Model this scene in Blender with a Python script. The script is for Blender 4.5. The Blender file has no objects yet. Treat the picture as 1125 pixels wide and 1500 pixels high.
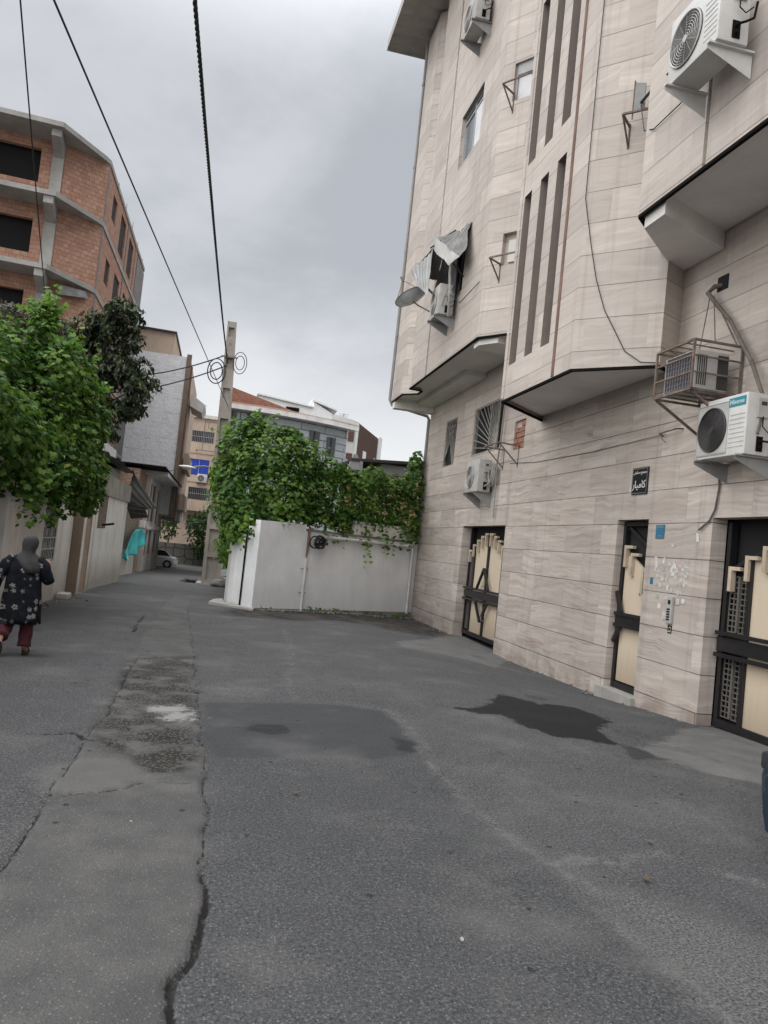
import bpy, bmesh, math, random
import numpy as np
from mathutils import Vector, Matrix, Euler, noise as mnoise
random.seed(7); np.random.seed(7)
R = math.radians
SC = bpy.context.scene
COL = SC.collection

# ------------------------------------------------------------------ camera
cam_d = bpy.data.cameras.new('camera'); cam = bpy.data.objects.new('camera', cam_d); COL.objects.link(cam)
cam_d.sensor_fit = 'VERTICAL'; cam_d.sensor_height = 36.0; cam_d.lens = 1125.0 / 1500.0 * 36.0
cam_d.clip_start = 0.05; cam_d.clip_end = 3000
ROLL, PITCH, YAW = R(-5.977), R(2.764), R(11.928)
def cam_basis():
    cp, sp, c, s = math.cos(PITCH), math.sin(PITCH), math.cos(YAW), math.sin(YAW)
    f = Vector((s*cp, c*cp, sp)); r = Vector((c, -s, 0)); u = r.cross(f)
    cr, sr = math.cos(ROLL), math.sin(ROLL)
    return cr*r - sr*u, sr*r + cr*u, f
r_, u_, f_ = cam_basis()
cam.matrix_world = Matrix(((r_.x, u_.x, -f_.x, 0), (r_.y, u_.y, -f_.y, 0), (r_.z, u_.z, -f_.z, 1.7), (0, 0, 0, 1)))
SC.camera = cam

# ------------------------------------------------------------------ view, sky, sun
SC.view_settings.view_transform = 'Standard'; SC.view_settings.look = 'None'
SC.view_settings.exposure = 1.0; SC.view_settings.gamma = 1.0
SC.render.engine = 'CYCLES'
SUN_EL, SUN_AZ = R(40), R(248)          # azimuth measured clockwise from +Y

class NT:
    """small helper for node trees"""
    def __init__(s, tree): s.t = tree; s.n = tree.nodes; s.l = tree.links
    def node(s, typ, props=None, **ins):
        n = s.n.new(typ)
        for k, v in (props or {}).items(): setattr(n, k, v)
        for k, v in ins.items():
            key = int(k[1:]) if (k[0] == 'i' and k[1:].isdigit()) else k.replace('_', ' ')
            s.set(n.inputs[key], v)
        return n
    def set(s, sock, v):
        if isinstance(v, bpy.types.NodeSocket): s.l.new(v, sock)
        elif isinstance(v, (tuple, list)) and len(v) == 3 and sock.type == 'RGBA': sock.default_value = (*v, 1)
        else: sock.default_value = v
    def math(s, op, a, b=0.0, c=0.0, clamp=False):
        n = s.node('ShaderNodeMath', dict(operation=op, use_clamp=clamp)); s.set(n.inputs[0], a); s.set(n.inputs[1], b); s.set(n.inputs[2], c)
        return n.outputs[0]
    def vmath(s, op, a, b=(0, 0, 0)):
        n = s.node('ShaderNodeVectorMath', dict(operation=op)); s.set(n.inputs[0], a)
        if op == 'SCALE': s.set(n.inputs[3], b)
        else: s.set(n.inputs[1], b)
        return n.outputs[0]
    def noise(s, vec, scale=1.0, detail=4.0, rough=0.55, dist=0.0, col=False):
        n = s.node('ShaderNodeTexNoise', Vector=vec, Scale=scale, Detail=detail, Roughness=rough, Distortion=dist)
        return n.outputs['Color' if col else 'Fac']
    def white(s, vec):
        n = s.node('ShaderNodeTexWhiteNoise', dict(noise_dimensions='3D'), Vector=vec); return n.outputs['Value']
    def voro(s, vec, scale, feature='F1', out='Distance', rand=1.0, dim='3D'):
        n = s.node('ShaderNodeTexVoronoi', dict(feature=feature, voronoi_dimensions=dim), Vector=vec, Scale=scale, Randomness=rand); return n.outputs[out]
    def ramp(s, fac, a, b, lo=0.0, hi=1.0, smooth=False):
        n = s.node('ShaderNodeMapRange', dict(interpolation_type='SMOOTHSTEP' if smooth else 'LINEAR'))
        s.set(n.inputs[0], fac); s.set(n.inputs[1], a); s.set(n.inputs[2], b); s.set(n.inputs[3], lo); s.set(n.inputs[4], hi)
        return n.outputs[0]
    def mix(s, fac, a, b, mode='MIX'):
        n = s.node('ShaderNodeMix', dict(data_type='RGBA', blend_type=mode)); s.set(n.inputs[0], fac); s.set(n.inputs[6], a); s.set(n.inputs[7], b)
        return n.outputs[2]
    def sep(s, v):
        n = s.node('ShaderNodeSeparateXYZ'); s.set(n.inputs[0], v); return n.outputs
    def comb(s, x, y, z):
        n = s.node('ShaderNodeCombineXYZ'); s.set(n.inputs[0], x); s.set(n.inputs[1], y); s.set(n.inputs[2], z); return n.outputs[0]
    def mul(s, v, k): return s.vmath('MULTIPLY', v, k)
    def pos(s): return s.node('ShaderNodeNewGeometry').outputs['Position']
    def obj(s): return s.node('ShaderNodeTexCoord').outputs['Object']
    def island(s): return s.node('ShaderNodeNewGeometry').outputs['Random Per Island']
    def attr(s, name): return s.node('ShaderNodeAttribute', dict(attribute_name=name)).outputs['Fac']
    def bump(s, h, dist=0.01, strength=1.0): return s.node('ShaderNodeBump', Height=h, Distance=dist, Strength=strength).outputs[0]

w = bpy.data.worlds.new('World'); SC.world = w; w.use_nodes = True
t = NT(w.node_tree); w.node_tree.nodes.clear()
sky = t.node('ShaderNodeTexSky', dict(sky_type='NISHITA', sun_disc=False, sun_elevation=SUN_EL, sun_rotation=SUN_AZ))
bg_blue = t.node('ShaderNodeBackground', Color=sky.outputs[0], Strength=0.10)
d = t.node('ShaderNodeTexCoord').outputs['Generated']
dx, dy, dz = t.sep(d)[:3]
den = t.math('ADD', t.math('MAXIMUM', dz, 0.0), 0.22)
cv = t.comb(t.math('DIVIDE', dx, den), t.math('DIVIDE', dy, den), 0.0)
cv = t.vmath('ADD', cv, (3.1, 1.7, 0.0))
n1 = t.noise(t.mul(cv, (1.0, 0.7, 1)), 1.15, 6, 0.52, 0.35)
n2 = t.noise(cv, 3.2, 6, 0.6, 0.2)
cl = t.math('ADD', t.math('MULTIPLY', n1, 0.75), t.math('MULTIPLY', n2, 0.25))
cfac = t.ramp(cl, 0.42, 0.60, 0, 1, True)
ccol = t.mix(cfac, (0.545, 0.565, 0.605), (0.74, 0.755, 0.785))
hor = t.ramp(dz, 0.02, 0.36, 1, 0, True)
ccol = t.mix(t.math('MULTIPLY', hor, 0.80), ccol, (1.22, 1.22, 1.22))
zen = t.math('MULTIPLY', t.ramp(dz, 0.50, 0.85, 1.0, 4.1, True), 0.45)     # an overcast sky is brightest overhead
bg_cl = t.node('ShaderNodeBackground', Color=ccol, Strength=zen)
mx = t.node('ShaderNodeMixShader'); t.set(mx.inputs[0], 0.94); t.l.new(bg_blue.outputs[0], mx.inputs[1]); t.l.new(bg_cl.outputs[0], mx.inputs[2])
out = t.node('ShaderNodeOutputWorld'); t.l.new(mx.outputs[0], out.inputs[0])

sd = bpy.data.lights.new('sun', 'SUN'); sd.energy = 1.6; sd.angle = R(105); sd.color = (1.0, 0.985, 0.965)
so = bpy.data.objects.new('sun', sd); COL.objects.link(so)
sdir = Vector((math.sin(SUN_AZ)*math.cos(SUN_EL), math.cos(SUN_AZ)*math.cos(SUN_EL), math.sin(SUN_EL)))
so.rotation_euler = sdir.to_track_quat('Z', 'Y').to_euler(); so.location = (0, -5, 30)

# ------------------------------------------------------------------ materials
def mat(name, fn=None, color=(0.5, 0.5, 0.5), rough=0.6, metal=0.0, spec=0.5, var=0.0, vscale=3.0, bump=0.0, bscale=60.0, coat=0.0):
    m = bpy.data.materials.new(name); m.use_nodes = True
    t = NT(m.node_tree); t.n.clear()
    bsdf = t.node('ShaderNodeBsdfPrincipled', Roughness=rough, Metallic=metal)
    bsdf.inputs['Specular IOR Level'].default_value = spec
    if coat: bsdf.inputs['Coat Weight'].default_value = coat
    o = t.node('ShaderNodeOutputMaterial'); t.l.new(bsdf.outputs[0], o.inputs[0])
    if fn:
        r = fn(t, bsdf)
        if r is not None: t.set(bsdf.inputs['Base Color'], r)
    else:
        c = color
        if var:
            n = t.noise(t.obj(), vscale, 5, 0.6)
            c = t.mix(t.ramp(n, 0.3, 0.7), tuple(x*(1-var) for x in color), tuple(min(1, x*(1+var)) for x in color))
        t.set(bsdf.inputs['Base Color'], c)
    if bump:
        t.l.new(t.bump(t.noise(t.obj(), bscale, 3, 0.6), bump), bsdf.inputs['Normal'])
    return m

def f_stone(t, b):
    p = t.pos(); x, y, z = t.sep(p)[:3]
    zc = t.math('DIVIDE', z, 0.5); row = t.math('FLOOR', zc); fz = t.math('FRACT', zc)
    u = t.math('SUBTRACT', y, x)
    off = t.math('MULTIPLY', t.white(t.comb(row, 3.3, 1.0)), 1.3)
    uc = t.math('DIVIDE', t.math('ADD', u, off), 1.35); col = t.math('FLOOR', uc); fu = t.math('FRACT', uc)
    rnd = t.white(t.comb(row, col, 0.5)); rnd2 = t.white(t.comb(row, col, 7.5))
    # veins: long thin horizontal streaks, slightly tilted differently from slab to slab
    tilt = t.math('MULTIPLY', t.math('SUBTRACT', rnd2, 0.5), 0.16)
    zz = t.math('ADD', z, t.math('MULTIPLY', u, tilt))
    warp = t.noise(p, 1.6, 3, 0.5)
    zz = t.math('ADD', zz, t.math('MULTIPLY', warp, 0.16))
    v = t.comb(t.math('MULTIPLY', u, 0.55), t.math('MULTIPLY', rnd, 37.0), t.math('MULTIPLY', zz, 9.0))
    n1 = t.noise(v, 1.0, 7, 0.62, 0.5)
    v2 = t.comb(t.math('MULTIPLY', u, 1.3), t.math('MULTIPLY', rnd, 11.0), t.math('MULTIPLY', zz, 30.0))
    n2 = t.noise(v2, 1.0, 5, 0.65, 0.2)
    c = t.mix(t.ramp(t.math('ADD', t.math('MULTIPLY', t.math('SUBTRACT', n1, .55), t.ramp(z, 4.5, 5.0, 1.0, 0.55)), .55), 0.33, 0.72), (0.400, 0.343, 0.302), (0.565, 0.512, 0.460))
    upz = t.ramp(z, 4.5, 5.0, 1.0, 0.45)
    c = t.mix(t.math('MULTIPLY', t.math('MULTIPLY', t.ramp(n2, 0.48, 0.62), t.ramp(t.noise(t.comb(t.math('MULTIPLY', u, .9), t.math('MULTIPLY', rnd, 5.0), t.math('MULTIPLY', zz, 4.0)), 1.0, 3, .5), .50, .64, .10, .62)), upz), c, (0.25, 0.185, 0.165))
    c = t.mix(t.math('MULTIPLY', t.ramp(n1, 0.60, 0.72), 0.30), c, (0.64, 0.58, 0.525))
    tone = t.ramp(rnd, 0, 1, 0.87, 1.09)
    c = t.mix(1.0, c, t.comb(tone, tone, tone), 'MULTIPLY')
    # pits of travertine
    pit = t.noise(t.comb(t.math('MULTIPLY', u, 14), 0.0, t.math('MULTIPLY', zz, 42)), 1.0, 2, 0.5)
    pitm = t.math('MULTIPLY', t.ramp(pit, 0.70, 0.76), t.ramp(n1, 0.45, 0.6))
    c = t.mix(t.math('MULTIPLY', pitm, 0.55), c, (0.12, 0.09, 0.07))
    # weathering: rain streaks and dirt low on the wall
    st = t.noise(t.comb(t.math('MULTIPLY', u, 4.5), 0.0, t.math('MULTIPLY', z, 0.25)), 1.0, 5, 0.6)
    c = t.mix(t.math('MULTIPLY', t.ramp(st, 0.54, 0.72), 0.36), c, (0.20, 0.17, 0.15))
    dirt = t.math('MULTIPLY', t.ramp(z, -0.35, 0.45, 1, 0, True), t.ramp(t.noise(p, 2.3, 6, 0.65), 0.35, 0.65))
    c = t.mix(t.math('MULTIPLY', dirt, 0.6), c, (0.17, 0.125, 0.09))
    # joints
    e = 0.013
    jz = t.math('MAXIMUM', t.math('LESS_THAN', fz, e), t.math('GREATER_THAN', fz, 1-e))
    ju = t.math('MULTIPLY', t.math('LESS_THAN', fu, 0.003), t.ramp(z, 4.5, 5.0, .6, .25))
    jm = t.math('MULTIPLY', jz, t.ramp(t.noise(p, 1.1, 3, 0.5), 0.30, 0.55, 0.55, 1.0))
    j = t.math('MAXIMUM', jm, ju)
    c = t.mix(t.math('MULTIPLY', j, t.ramp(z, 4.5, 5.0, .82, .62)), c, (0.055, 0.042, 0.034))
    h = t.math('ADD', t.math('MULTIPLY', t.math('SUBTRACT', 1.0, jz), 1.0), t.math('MULTIPLY', n2, 0.12))
    t.l.new(t.bump(h, 0.012, 0.7), b.inputs['Normal'])
    b.inputs['Roughness'].default_value = 0.55
    return c
M_stone = mat('travertine', f_stone, rough=0.5, spec=0.35)

def f_plaster(base, dark, stain=0.5, zl=None, scale=1.2):
    def f(t, b):
        p = t.pos(); x, y, z = t.sep(p)[:3]
        n = t.noise(p, scale, 7, 0.62); n2 = t.noise(p, scale*7, 5, 0.6)
        c = t.mix(t.ramp(n, 0.3, 0.72), tuple(k*0.84 for k in base), base)
        st = t.noise(t.comb(t.math('MULTIPLY', x, 2.2), t.math('MULTIPLY', y, 2.2), t.math('MULTIPLY', z, 0.6)), 1.0, 8, 0.66, 0.6)
        c = t.mix(t.math('MULTIPLY', t.ramp(st, 0.47, 0.72), stain*0.75), c, dark)
        c = t.mix(t.math('MULTIPLY', t.ramp(n2, 0.58, 0.72), stain*0.35), c, dark)
        if zl is not None:
            low = t.math('MULTIPLY', t.ramp(t.math('ADD', z, t.math('MULTIPLY', n, -0.7)), zl-0.55, zl+0.25, 1, 0), 1.0)
            c = t.mix(t.math('MULTIPLY', low, stain), c, tuple(k*0.7 for k in dark))
        t.l.new(t.bump(t.math('ADD', n2, t.math('MULTIPLY', n, 2)), 0.02, 0.35), b.inputs['Normal'])
        return c
    return f
M_soffit = mat('soffit_plaster', f_plaster((0.76, 0.74, 0.70), (0.50, 0.47, 0.43), 0.35), rough=0.85, spec=0.2)
M_whitewall = mat('white_painted_render', f_plaster((0.83, 0.835, 0.84), (0.44, 0.43, 0.415), 0.30, 0.02), rough=0.8, spec=0.2)
M_cream = mat('cream_plaster', f_plaster((0.84, 0.81, 0.765), (0.34, 0.29, 0.235), 0.55, 0.25, 1.6), rough=0.9, spec=0.15)
M_cream2 = mat('cream_plaster_worn', f_plaster((0.84, 0.80, 0.745), (0.34, 0.285, 0.225), 0.66, 0.1, 1.1), rough=0.9, spec=0.15)
M_tan = mat('tan_render', f_plaster((0.53, 0.42, 0.335), (0.27, 0.21, 0.17), 0.6, None, 0.5), rough=0.9, spec=0.15)
M_greywall = mat('light_grey_render', f_plaster((0.60, 0.575, 0.54), (0.35, 0.33, 0.31), 0.35, None, 0.4), rough=0.9, spec=0.15)
M_brownpost = mat('brown_render', f_plaster((0.24, 0.185, 0.14), (0.10, 0.075, 0.055), 0.7, None, 2.5), rough=0.9, spec=0.15)

def f_concrete(base):
    def f(t, b):
        p = t.pos(); n = t.noise(p, 1.3, 7, 0.6); n2 = t.noise(p, 14, 5, 0.65)
        c = t.mix(t.ramp(n, 0.3, 0.7), tuple(k*0.72 for k in base), tuple(k*1.12 for k in base))
        c = t.mix(t.math('MULTIPLY', t.ramp(n2, 0.5, 0.75), 0.35), c, tuple(k*0.5 for k in base))
        t.l.new(t.bump(n2, 0.01, 0.5), b.inputs['Normal']); return c
    return f
M_conc = mat('concrete', f_concrete((0.36, 0.345, 0.32)), rough=0.9, spec=0.2)
M_conc_d = mat('concrete_dirty', f_concrete((0.22, 0.21, 0.195)), rough=0.9, spec=0.2)
M_pole = mat('pole_concrete', f_concrete((0.33, 0.30, 0.26)), rough=0.9, spec=0.2)

def f_brick(c1, c2, mort, bw, bh, mw=0.012, swap=False):
    def f(t, b):
        p = t.pos(); x, y, z = t.sep(p)[:3]
        u = t.math('ADD', x, y) if not swap else t.math('SUBTRACT', y, x)
        wob = t.math('MULTIPLY', t.math('SUBTRACT', t.noise(p, 5, 3, 0.6), 0.5), 0.012)
        zr = t.math('DIVIDE', t.math('ADD', z, wob), bh); row = t.math('FLOOR', zr); fz = t.math('FRACT', zr)
        ur = t.math('ADD', t.math('DIVIDE', t.math('ADD', u, wob), bw), t.math('MULTIPLY', t.math('MODULO', row, 2.0), 0.5))
        col = t.math('FLOOR', ur); fu = t.math('FRACT', ur)
        rnd = t.white(t.comb(row, col, 2.0))
        c = t.mix(rnd, c1, c2)
        n = t.noise(p, 6, 6, 0.65)
        c = t.mix(t.ramp(n, 0.35, 0.75, 0, 0.45), c, tuple(k*0.55 for k in c1))
        ez = mw/bh/2; eu = mw/bw/2
        m = t.math('MAXIMUM', t.math('MAXIMUM', t.math('LESS_THAN', fz, ez), t.math('GREATER_THAN', fz, 1-ez)), t.math('MAXIMUM', t.math('LESS_THAN', fu, eu), t.math('GREATER_THAN', fu, 1-eu)))
        m2 = t.math('MULTIPLY', m, t.ramp(t.noise(p, 3.0, 4, 0.6), 0.3, 0.6, 0.5, 1.0))
        c = t.mix(m2, c, mort)
        blot = t.noise(p, 0.7, 5, 0.6)
        c = t.mix(t.ramp(blot, 0.52, 0.75, 0, 0.35), c, tuple(0.5*(a+k) for a, k in zip(mort, c2)))
        h = t.math('ADD', t.math('SUBTRACT', 1.0, m), t.math('MULTIPLY', n, 0.4))
        t.l.new(t.bump(h, 0.015, 0.8), b.inputs['Normal'])
        return c
    return f
M_hollow = mat('hollow_clay_brick', f_brick((0.38, 0.21, 0.145), (0.49, 0.29, 0.21), (0.16, 0.12, 0.10), 0.34, 0.21, 0.016), rough=0.9, spec=0.15)
M_oldbrick = mat('old_brick', f_brick((0.36, 0.22, 0.155), (0.48, 0.33, 0.245), (0.17, 0.14, 0.115), 0.23, 0.075, 0.018), rough=0.95, spec=0.1)
M_greybrick = mat('grey_brown_brick', f_brick((0.22, 0.17, 0.13), (0.31, 0.25, 0.19), (0.12, 0.10, 0.085), 0.23, 0.07, 0.018), rough=0.95, spec=0.1)
M_redbrick = mat('red_brick', f_brick((0.33, 0.13, 0.085), (0.42, 0.20, 0.13), (0.24, 0.20, 0.17), 0.22, 0.13, 0.03, True), rough=0.95, spec=0.1)
M_brownbrick = mat('brown_facing_brick', f_brick((0.10, 0.062, 0.05), (0.15, 0.095, 0.075), (0.12, 0.09, 0.075), 0.3, 0.12, 0.015), rough=0.9, spec=0.1)
M_orangeblock = mat('orange_block', f_brick((0.42, 0.25, 0.15), (0.50, 0.32, 0.21), (0.36, 0.32, 0.27), 0.32, 0.2, 0.02), rough=0.95, spec=0.1)
M_greyblock = mat('grey_stone_block', f_brick((0.38, 0.405, 0.415), (0.46, 0.48, 0.49), (0.05, 0.05, 0.055), 2.2, 0.45, 0.05), rough=0.8, spec=0.2)

M_black = mat('black_painted_steel', color=(0.012, 0.011, 0.012), rough=0.42, var=0.25, vscale=8, bump=0.002)
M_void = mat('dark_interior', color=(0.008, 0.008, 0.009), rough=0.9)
def f_panel(t, b):
    p = t.obj(); n = t.noise(p, 1.4, 6, 0.6); s = t.noise(t.mul(p, (9, 9, 0.7)), 1.0, 5, 0.6)
    c = t.mix(t.ramp(n, 0.3, 0.7), (0.56, 0.46, 0.34), (0.62, 0.525, 0.395))
    c = t.mix(t.ramp(s, 0.55, 0.8, 0, 0.35), c, (0.36, 0.25, 0.15))
    zp = t.sep(t.pos())[2]; c = t.mix(t.math('MULTIPLY', t.ramp(t.math('ADD', zp, t.math('MULTIPLY', n, -.5)), -.35, .25, 1, 0), .55), c, (0.20, 0.15, 0.10))
    sc_ = t.noise(t.mul(p, (30, 30, 30)), 1.0, 4, .7); c = t.mix(t.ramp(sc_, .66, .72, 0, .4), c, (0.25, 0.19, 0.13))
    return c
M_beige = mat('beige_painted_panel', f_panel, rough=0.45)
M_beigebar = mat('beige_painted_bar', color=(0.46, 0.38, 0.285), rough=0.5, var=0.2)
M_edge = mat('near_black_edge', color=(0.009, 0.008, 0.007), rough=0.9, var=0.3, spec=.08)
M_reveal = mat('brown_stone_reveal', f_plaster((0.235, 0.19, 0.165), (0.12, 0.095, 0.08), .6, None, 2.0), rough=.7)
M_grille = mat('pale_steel_bar', color=(0.33, 0.31, 0.28), rough=.6, var=.3, vscale=6)
M_lattice = mat('dusty_steel_mesh', color=(0.10, 0.092, 0.08), rough=.7, var=.3)
M_awn = mat('weathered_sheet', color=(0.15, 0.148, 0.142), rough=.65, metal=.2, var=.4, vscale=3)
M_rustline = mat('rusty_strip', color=(0.16, 0.095, 0.07), rough=0.8, var=0.4, vscale=2)
M_glass = mat('dark_window_glass', color=(0.03, 0.035, 0.04), rough=0.08, spec=0.6)
M_bglass = mat('bluish_window_glass', color=(0.10, 0.12, 0.135), rough=0.1, spec=0.7)
M_alu = mat('aluminium_frame', color=(0.50, 0.50, 0.50), rough=0.4, metal=0.6, var=0.1)
M_curtain = mat('white_curtain', color=(0.62, 0.62, 0.63), rough=0.8, var=0.06)
M_greymet = mat('grey_metal', color=(0.30, 0.30, 0.30), rough=0.5, metal=0.3, var=0.15)
M_rustmet = mat('rusty_steel', color=(0.17, 0.125, 0.10), rough=0.75, metal=0.2, var=0.45, vscale=9)
M_eave = mat('eave_sheet', color=(0.36, 0.335, 0.30), rough=.7, var=.15, vscale=1.5)
M_galv = mat('galvanised_sheet', color=(0.27, 0.27, 0.268), rough=0.6, metal=0.25, var=0.25, vscale=2.5)
M_darksheet = mat('dark_metal_sheet', color=(0.03, 0.028, 0.027), rough=0.6, var=0.3)
M_acwhite = mat('ac_casing', color=(0.55, 0.545, 0.525), rough=0.45, var=0.10, vscale=4)
M_acgrey = mat('ac_casing_aged', color=(0.40, 0.39, 0.37), rough=0.5, var=0.16, vscale=4)
M_acdark = mat('ac_dark_grille', color=(0.035, 0.033, 0.032), rough=0.55, var=0.2)
M_wire = mat('black_cable', color=(0.012, 0.012, 0.014), rough=0.6)
M_pipewrap = mat('grey_pipe_insulation', color=(0.33, 0.32, 0.30), rough=0.8, var=0.2, vscale=9)
M_lagbrown = mat('brown_lagging', color=(0.13, 0.11, 0.095), rough=.85, var=.35, vscale=8, bump=.004, bscale=30)
M_pipe = mat('grey_pvc_pipe', color=(0.24, 0.23, 0.215), rough=0.55, var=0.15)
M_wpipe = mat('white_pvc_pipe', color=(0.58, 0.57, 0.55), rough=0.5, var=0.12)
M_teal = mat('teal_label', color=(0.02, 0.22, 0.27), rough=0.5)
M_white = mat('white_paint', color=(0.72, 0.72, 0.70), rough=0.6, var=0.05)
M_paper = mat('worn_paper', color=(0.60, 0.585, 0.55), rough=0.8, var=0.25, vscale=60)
M_blue = mat('blue_plate', color=(0.03, 0.15, 0.24), rough=0.5, var=0.3, vscale=30)
M_plaque = mat('black_plaque', color=(0.012, 0.013, 0.015), rough=0.35, var=0.2)
M_chrome = mat('brushed_metal', color=(0.45, 0.45, 0.46), rough=0.35, metal=0.8)
M_rubber = mat('tyre_rubber', color=(0.018, 0.018, 0.019), rough=0.8)

# ------------------------------------------------------------------ mesh helper
OFF = {}
class MB:
    def __init__(s): s.v = []; s.f = []
    def add(s, vs, fs):
        k = len(s.v); s.v += [tuple(map(float, q)) for q in vs]; s.f += [tuple(i+k for i in f) for f in fs]; return s
    def quad(s, a, b, c, d): return s.add([a, b, c, d], [(0, 1, 2, 3)])
    def box(s, x0, y0, z0, x1, y1, z1):
        x0, x1 = sorted((x0, x1)); y0, y1 = sorted((y0, y1)); z0, z1 = sorted((z0, z1))
        return s.add([(x0,y0,z0),(x1,y0,z0),(x1,y1,z0),(x0,y1,z0),(x0,y0,z1),(x1,y0,z1),(x1,y1,z1),(x0,y1,z1)],
                     [(3,2,1,0),(4,5,6,7),(0,1,5,4),(1,2,6,5),(2,3,7,6),(3,0,4,7)])
    def bbox(s, x0, y0, z0, x1, y1, z1, r=0.01):
        """box with chamfered edges"""
        x0, x1 = sorted((x0, x1)); y0, y1 = sorted((y0, y1)); z0, z1 = sorted((z0, z1))
        bm = bmesh.new(); bmesh.ops.create_cube(bm, size=1.0)
        for v in bm.verts: v.co = Vector(((x0+x1)/2+v.co.x*(x1-x0), (y0+y1)/2+v.co.y*(y1-y0), (z0+z1)/2+v.co.z*(z1-z0)))
        bmesh.ops.bevel(bm, geom=list(bm.edges), offset=r, segments=2, affect='EDGES', profile=0.6)
        s.bm(bm); bm.free(); return s
    def bm(s, bm, M=None):
        bm.verts.ensure_lookup_table(); bm.verts.index_update()
        s.add([(M @ v.co if M else v.co) for v in bm.verts], [[v.index for v in f.verts] for f in bm.faces]); return s
    def beam(s, p, q, w, h=None, up=(0, 0, 1)):
        """rectangular bar from p to q"""
        h = h or w; p = Vector(p); q = Vector(q); d = (q-p).normalized(); up = Vector(up)
        if abs(d.dot(up)) > 0.98: up = Vector((1, 0, 0))
        a = d.cross(up).normalized()*(w/2); b = a.cross(d).normalized()*(h/2)
        vs = [p-a-b, p+a-b, p+a+b, p-a+b, q-a-b, q+a-b, q+a+b, q-a+b]
        return s.add(vs, [(3,2,1,0),(4,5,6,7),(0,1,5,4),(1,2,6,5),(2,3,7,6),(3,0,4,7)])
    def tube(s, pts, r, n=8, cap=True):
        pts = [Vector(p) for p in pts]; rs = r if isinstance(r, (list, tuple)) else [r]*len(pts)
        rings = []; prev = None
        for i, p in enumerate(pts):
            d = (pts[min(i+1, len(pts)-1)] - pts[max(i-1, 0)]).normalized()
            if prev is None:
                a = d.orthogonal().normalized()
            else:
                a = (prev - d*prev.dot(d)); a = a.normalized() if a.length > 1e-6 else d.orthogonal().normalized()
            prev = a; b = d.cross(a)
            rings.append([p + (a*math.cos(2*math.pi*k/n) + b*math.sin(2*math.pi*k/n))*rs[i] for k in range(n)])
        return s.loft(rings, cap)
    def loft(s, rings, cap=True, closed=True):
        n = len(rings[0]); vs = [q for rr in rings for q in rr]; fs = []
        for i in range(len(rings)-1):
            for k in range(n if closed else n-1):
                k2 = (k+1) % n
                fs.append((i*n+k, i*n+k2, (i+1)*n+k2, (i+1)*n+k))
        if cap: fs.append(tuple(range(n-1, -1, -1))); fs.append(tuple((len(rings)-1)*n+k for k in range(n)))
        return s.add(vs, fs)
    def prism(s, pts, d):
        """polygon pts (3D list) extruded by vector d"""
        n = len(pts); d = Vector(d); a = [Vector(p) for p in pts]; b = [p+d for p in a]
        return s.add(a+b, [tuple(range(n-1, -1, -1)), tuple(range(n, 2*n))] + [(k, (k+1) % n, n+(k+1) % n, n+k) for k in range(n)])
    def disc(s, c, nrm, r, th, n=24):
        nrm = Vector(nrm).normalized(); c = Vector(c); return s.tube([c, c+nrm*th], r, n)
    def build(s, name, m, parent=None, smooth=False, fix=True):
        me = bpy.data.meshes.new(name); off = OFF.get(parent.name, Vector()) if parent else Vector()
        me.from_pydata([Vector(v)-off for v in s.v], [], s.f); me.materials.append(m)
        if fix:
            bm = bmesh.new(); bm.from_mesh(me); bmesh.ops.recalc_face_normals(bm, faces=bm.faces); bm.to_mesh(me); bm.free()
        if smooth:
            me.polygons.foreach_set('use_smooth', [True]*len(me.polygons))
            if smooth != 'all': me.set_sharp_from_angle(angle=R(40))
        o = bpy.data.objects.new(name, me); COL.objects.link(o)
        if parent: o.parent = parent; OFF[o.name] = off
        else: OFF[o.name] = Vector()
        return o
def tag(o, label=None, cat=None, group=None, kind=None):
    if label: o['label'] = label
    if cat: o['category'] = cat
    if group: o['group'] = group
    if kind: o['kind'] = kind
    return o
def thing(name, label, cat, base=(0, 0, 0), group=None):
    o = bpy.data.objects.new(name, None); COL.objects.link(o); o.empty_display_size = 0.2
    o.location = base; OFF[o.name] = Vector(base); tag(o, label, cat, group); return o
def copy_tree(o, parent=None):
    c = o.copy(); COL.objects.link(c)
    if parent is not None: c.parent = parent
    for ch in [q for q in CHILD.get(o.name, o.children)]: copy_tree(ch, c)
    return c
CHILD = {}
def text_mb(body, size, M, th=0.003):
    cu = bpy.data.curves.new('txt', 'FONT'); cu.body = body; cu.size = size; cu.align_x = 'CENTER'; cu.align_y = 'CENTER'; cu.extrude = th; cu.resolution_u = 2
    ob = bpy.data.objects.new('txt', cu); COL.objects.link(ob)
    dg = bpy.context.evaluated_depsgraph_get(); me = bpy.data.meshes.new_from_object(ob.evaluated_get(dg))
    mb = MB(); mb.add([M @ v.co for v in me.vertices], [tuple(p.vertices) for p in me.polygons])
    bpy.data.objects.remove(ob); bpy.data.curves.remove(cu); bpy.data.meshes.remove(me); return mb
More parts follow.
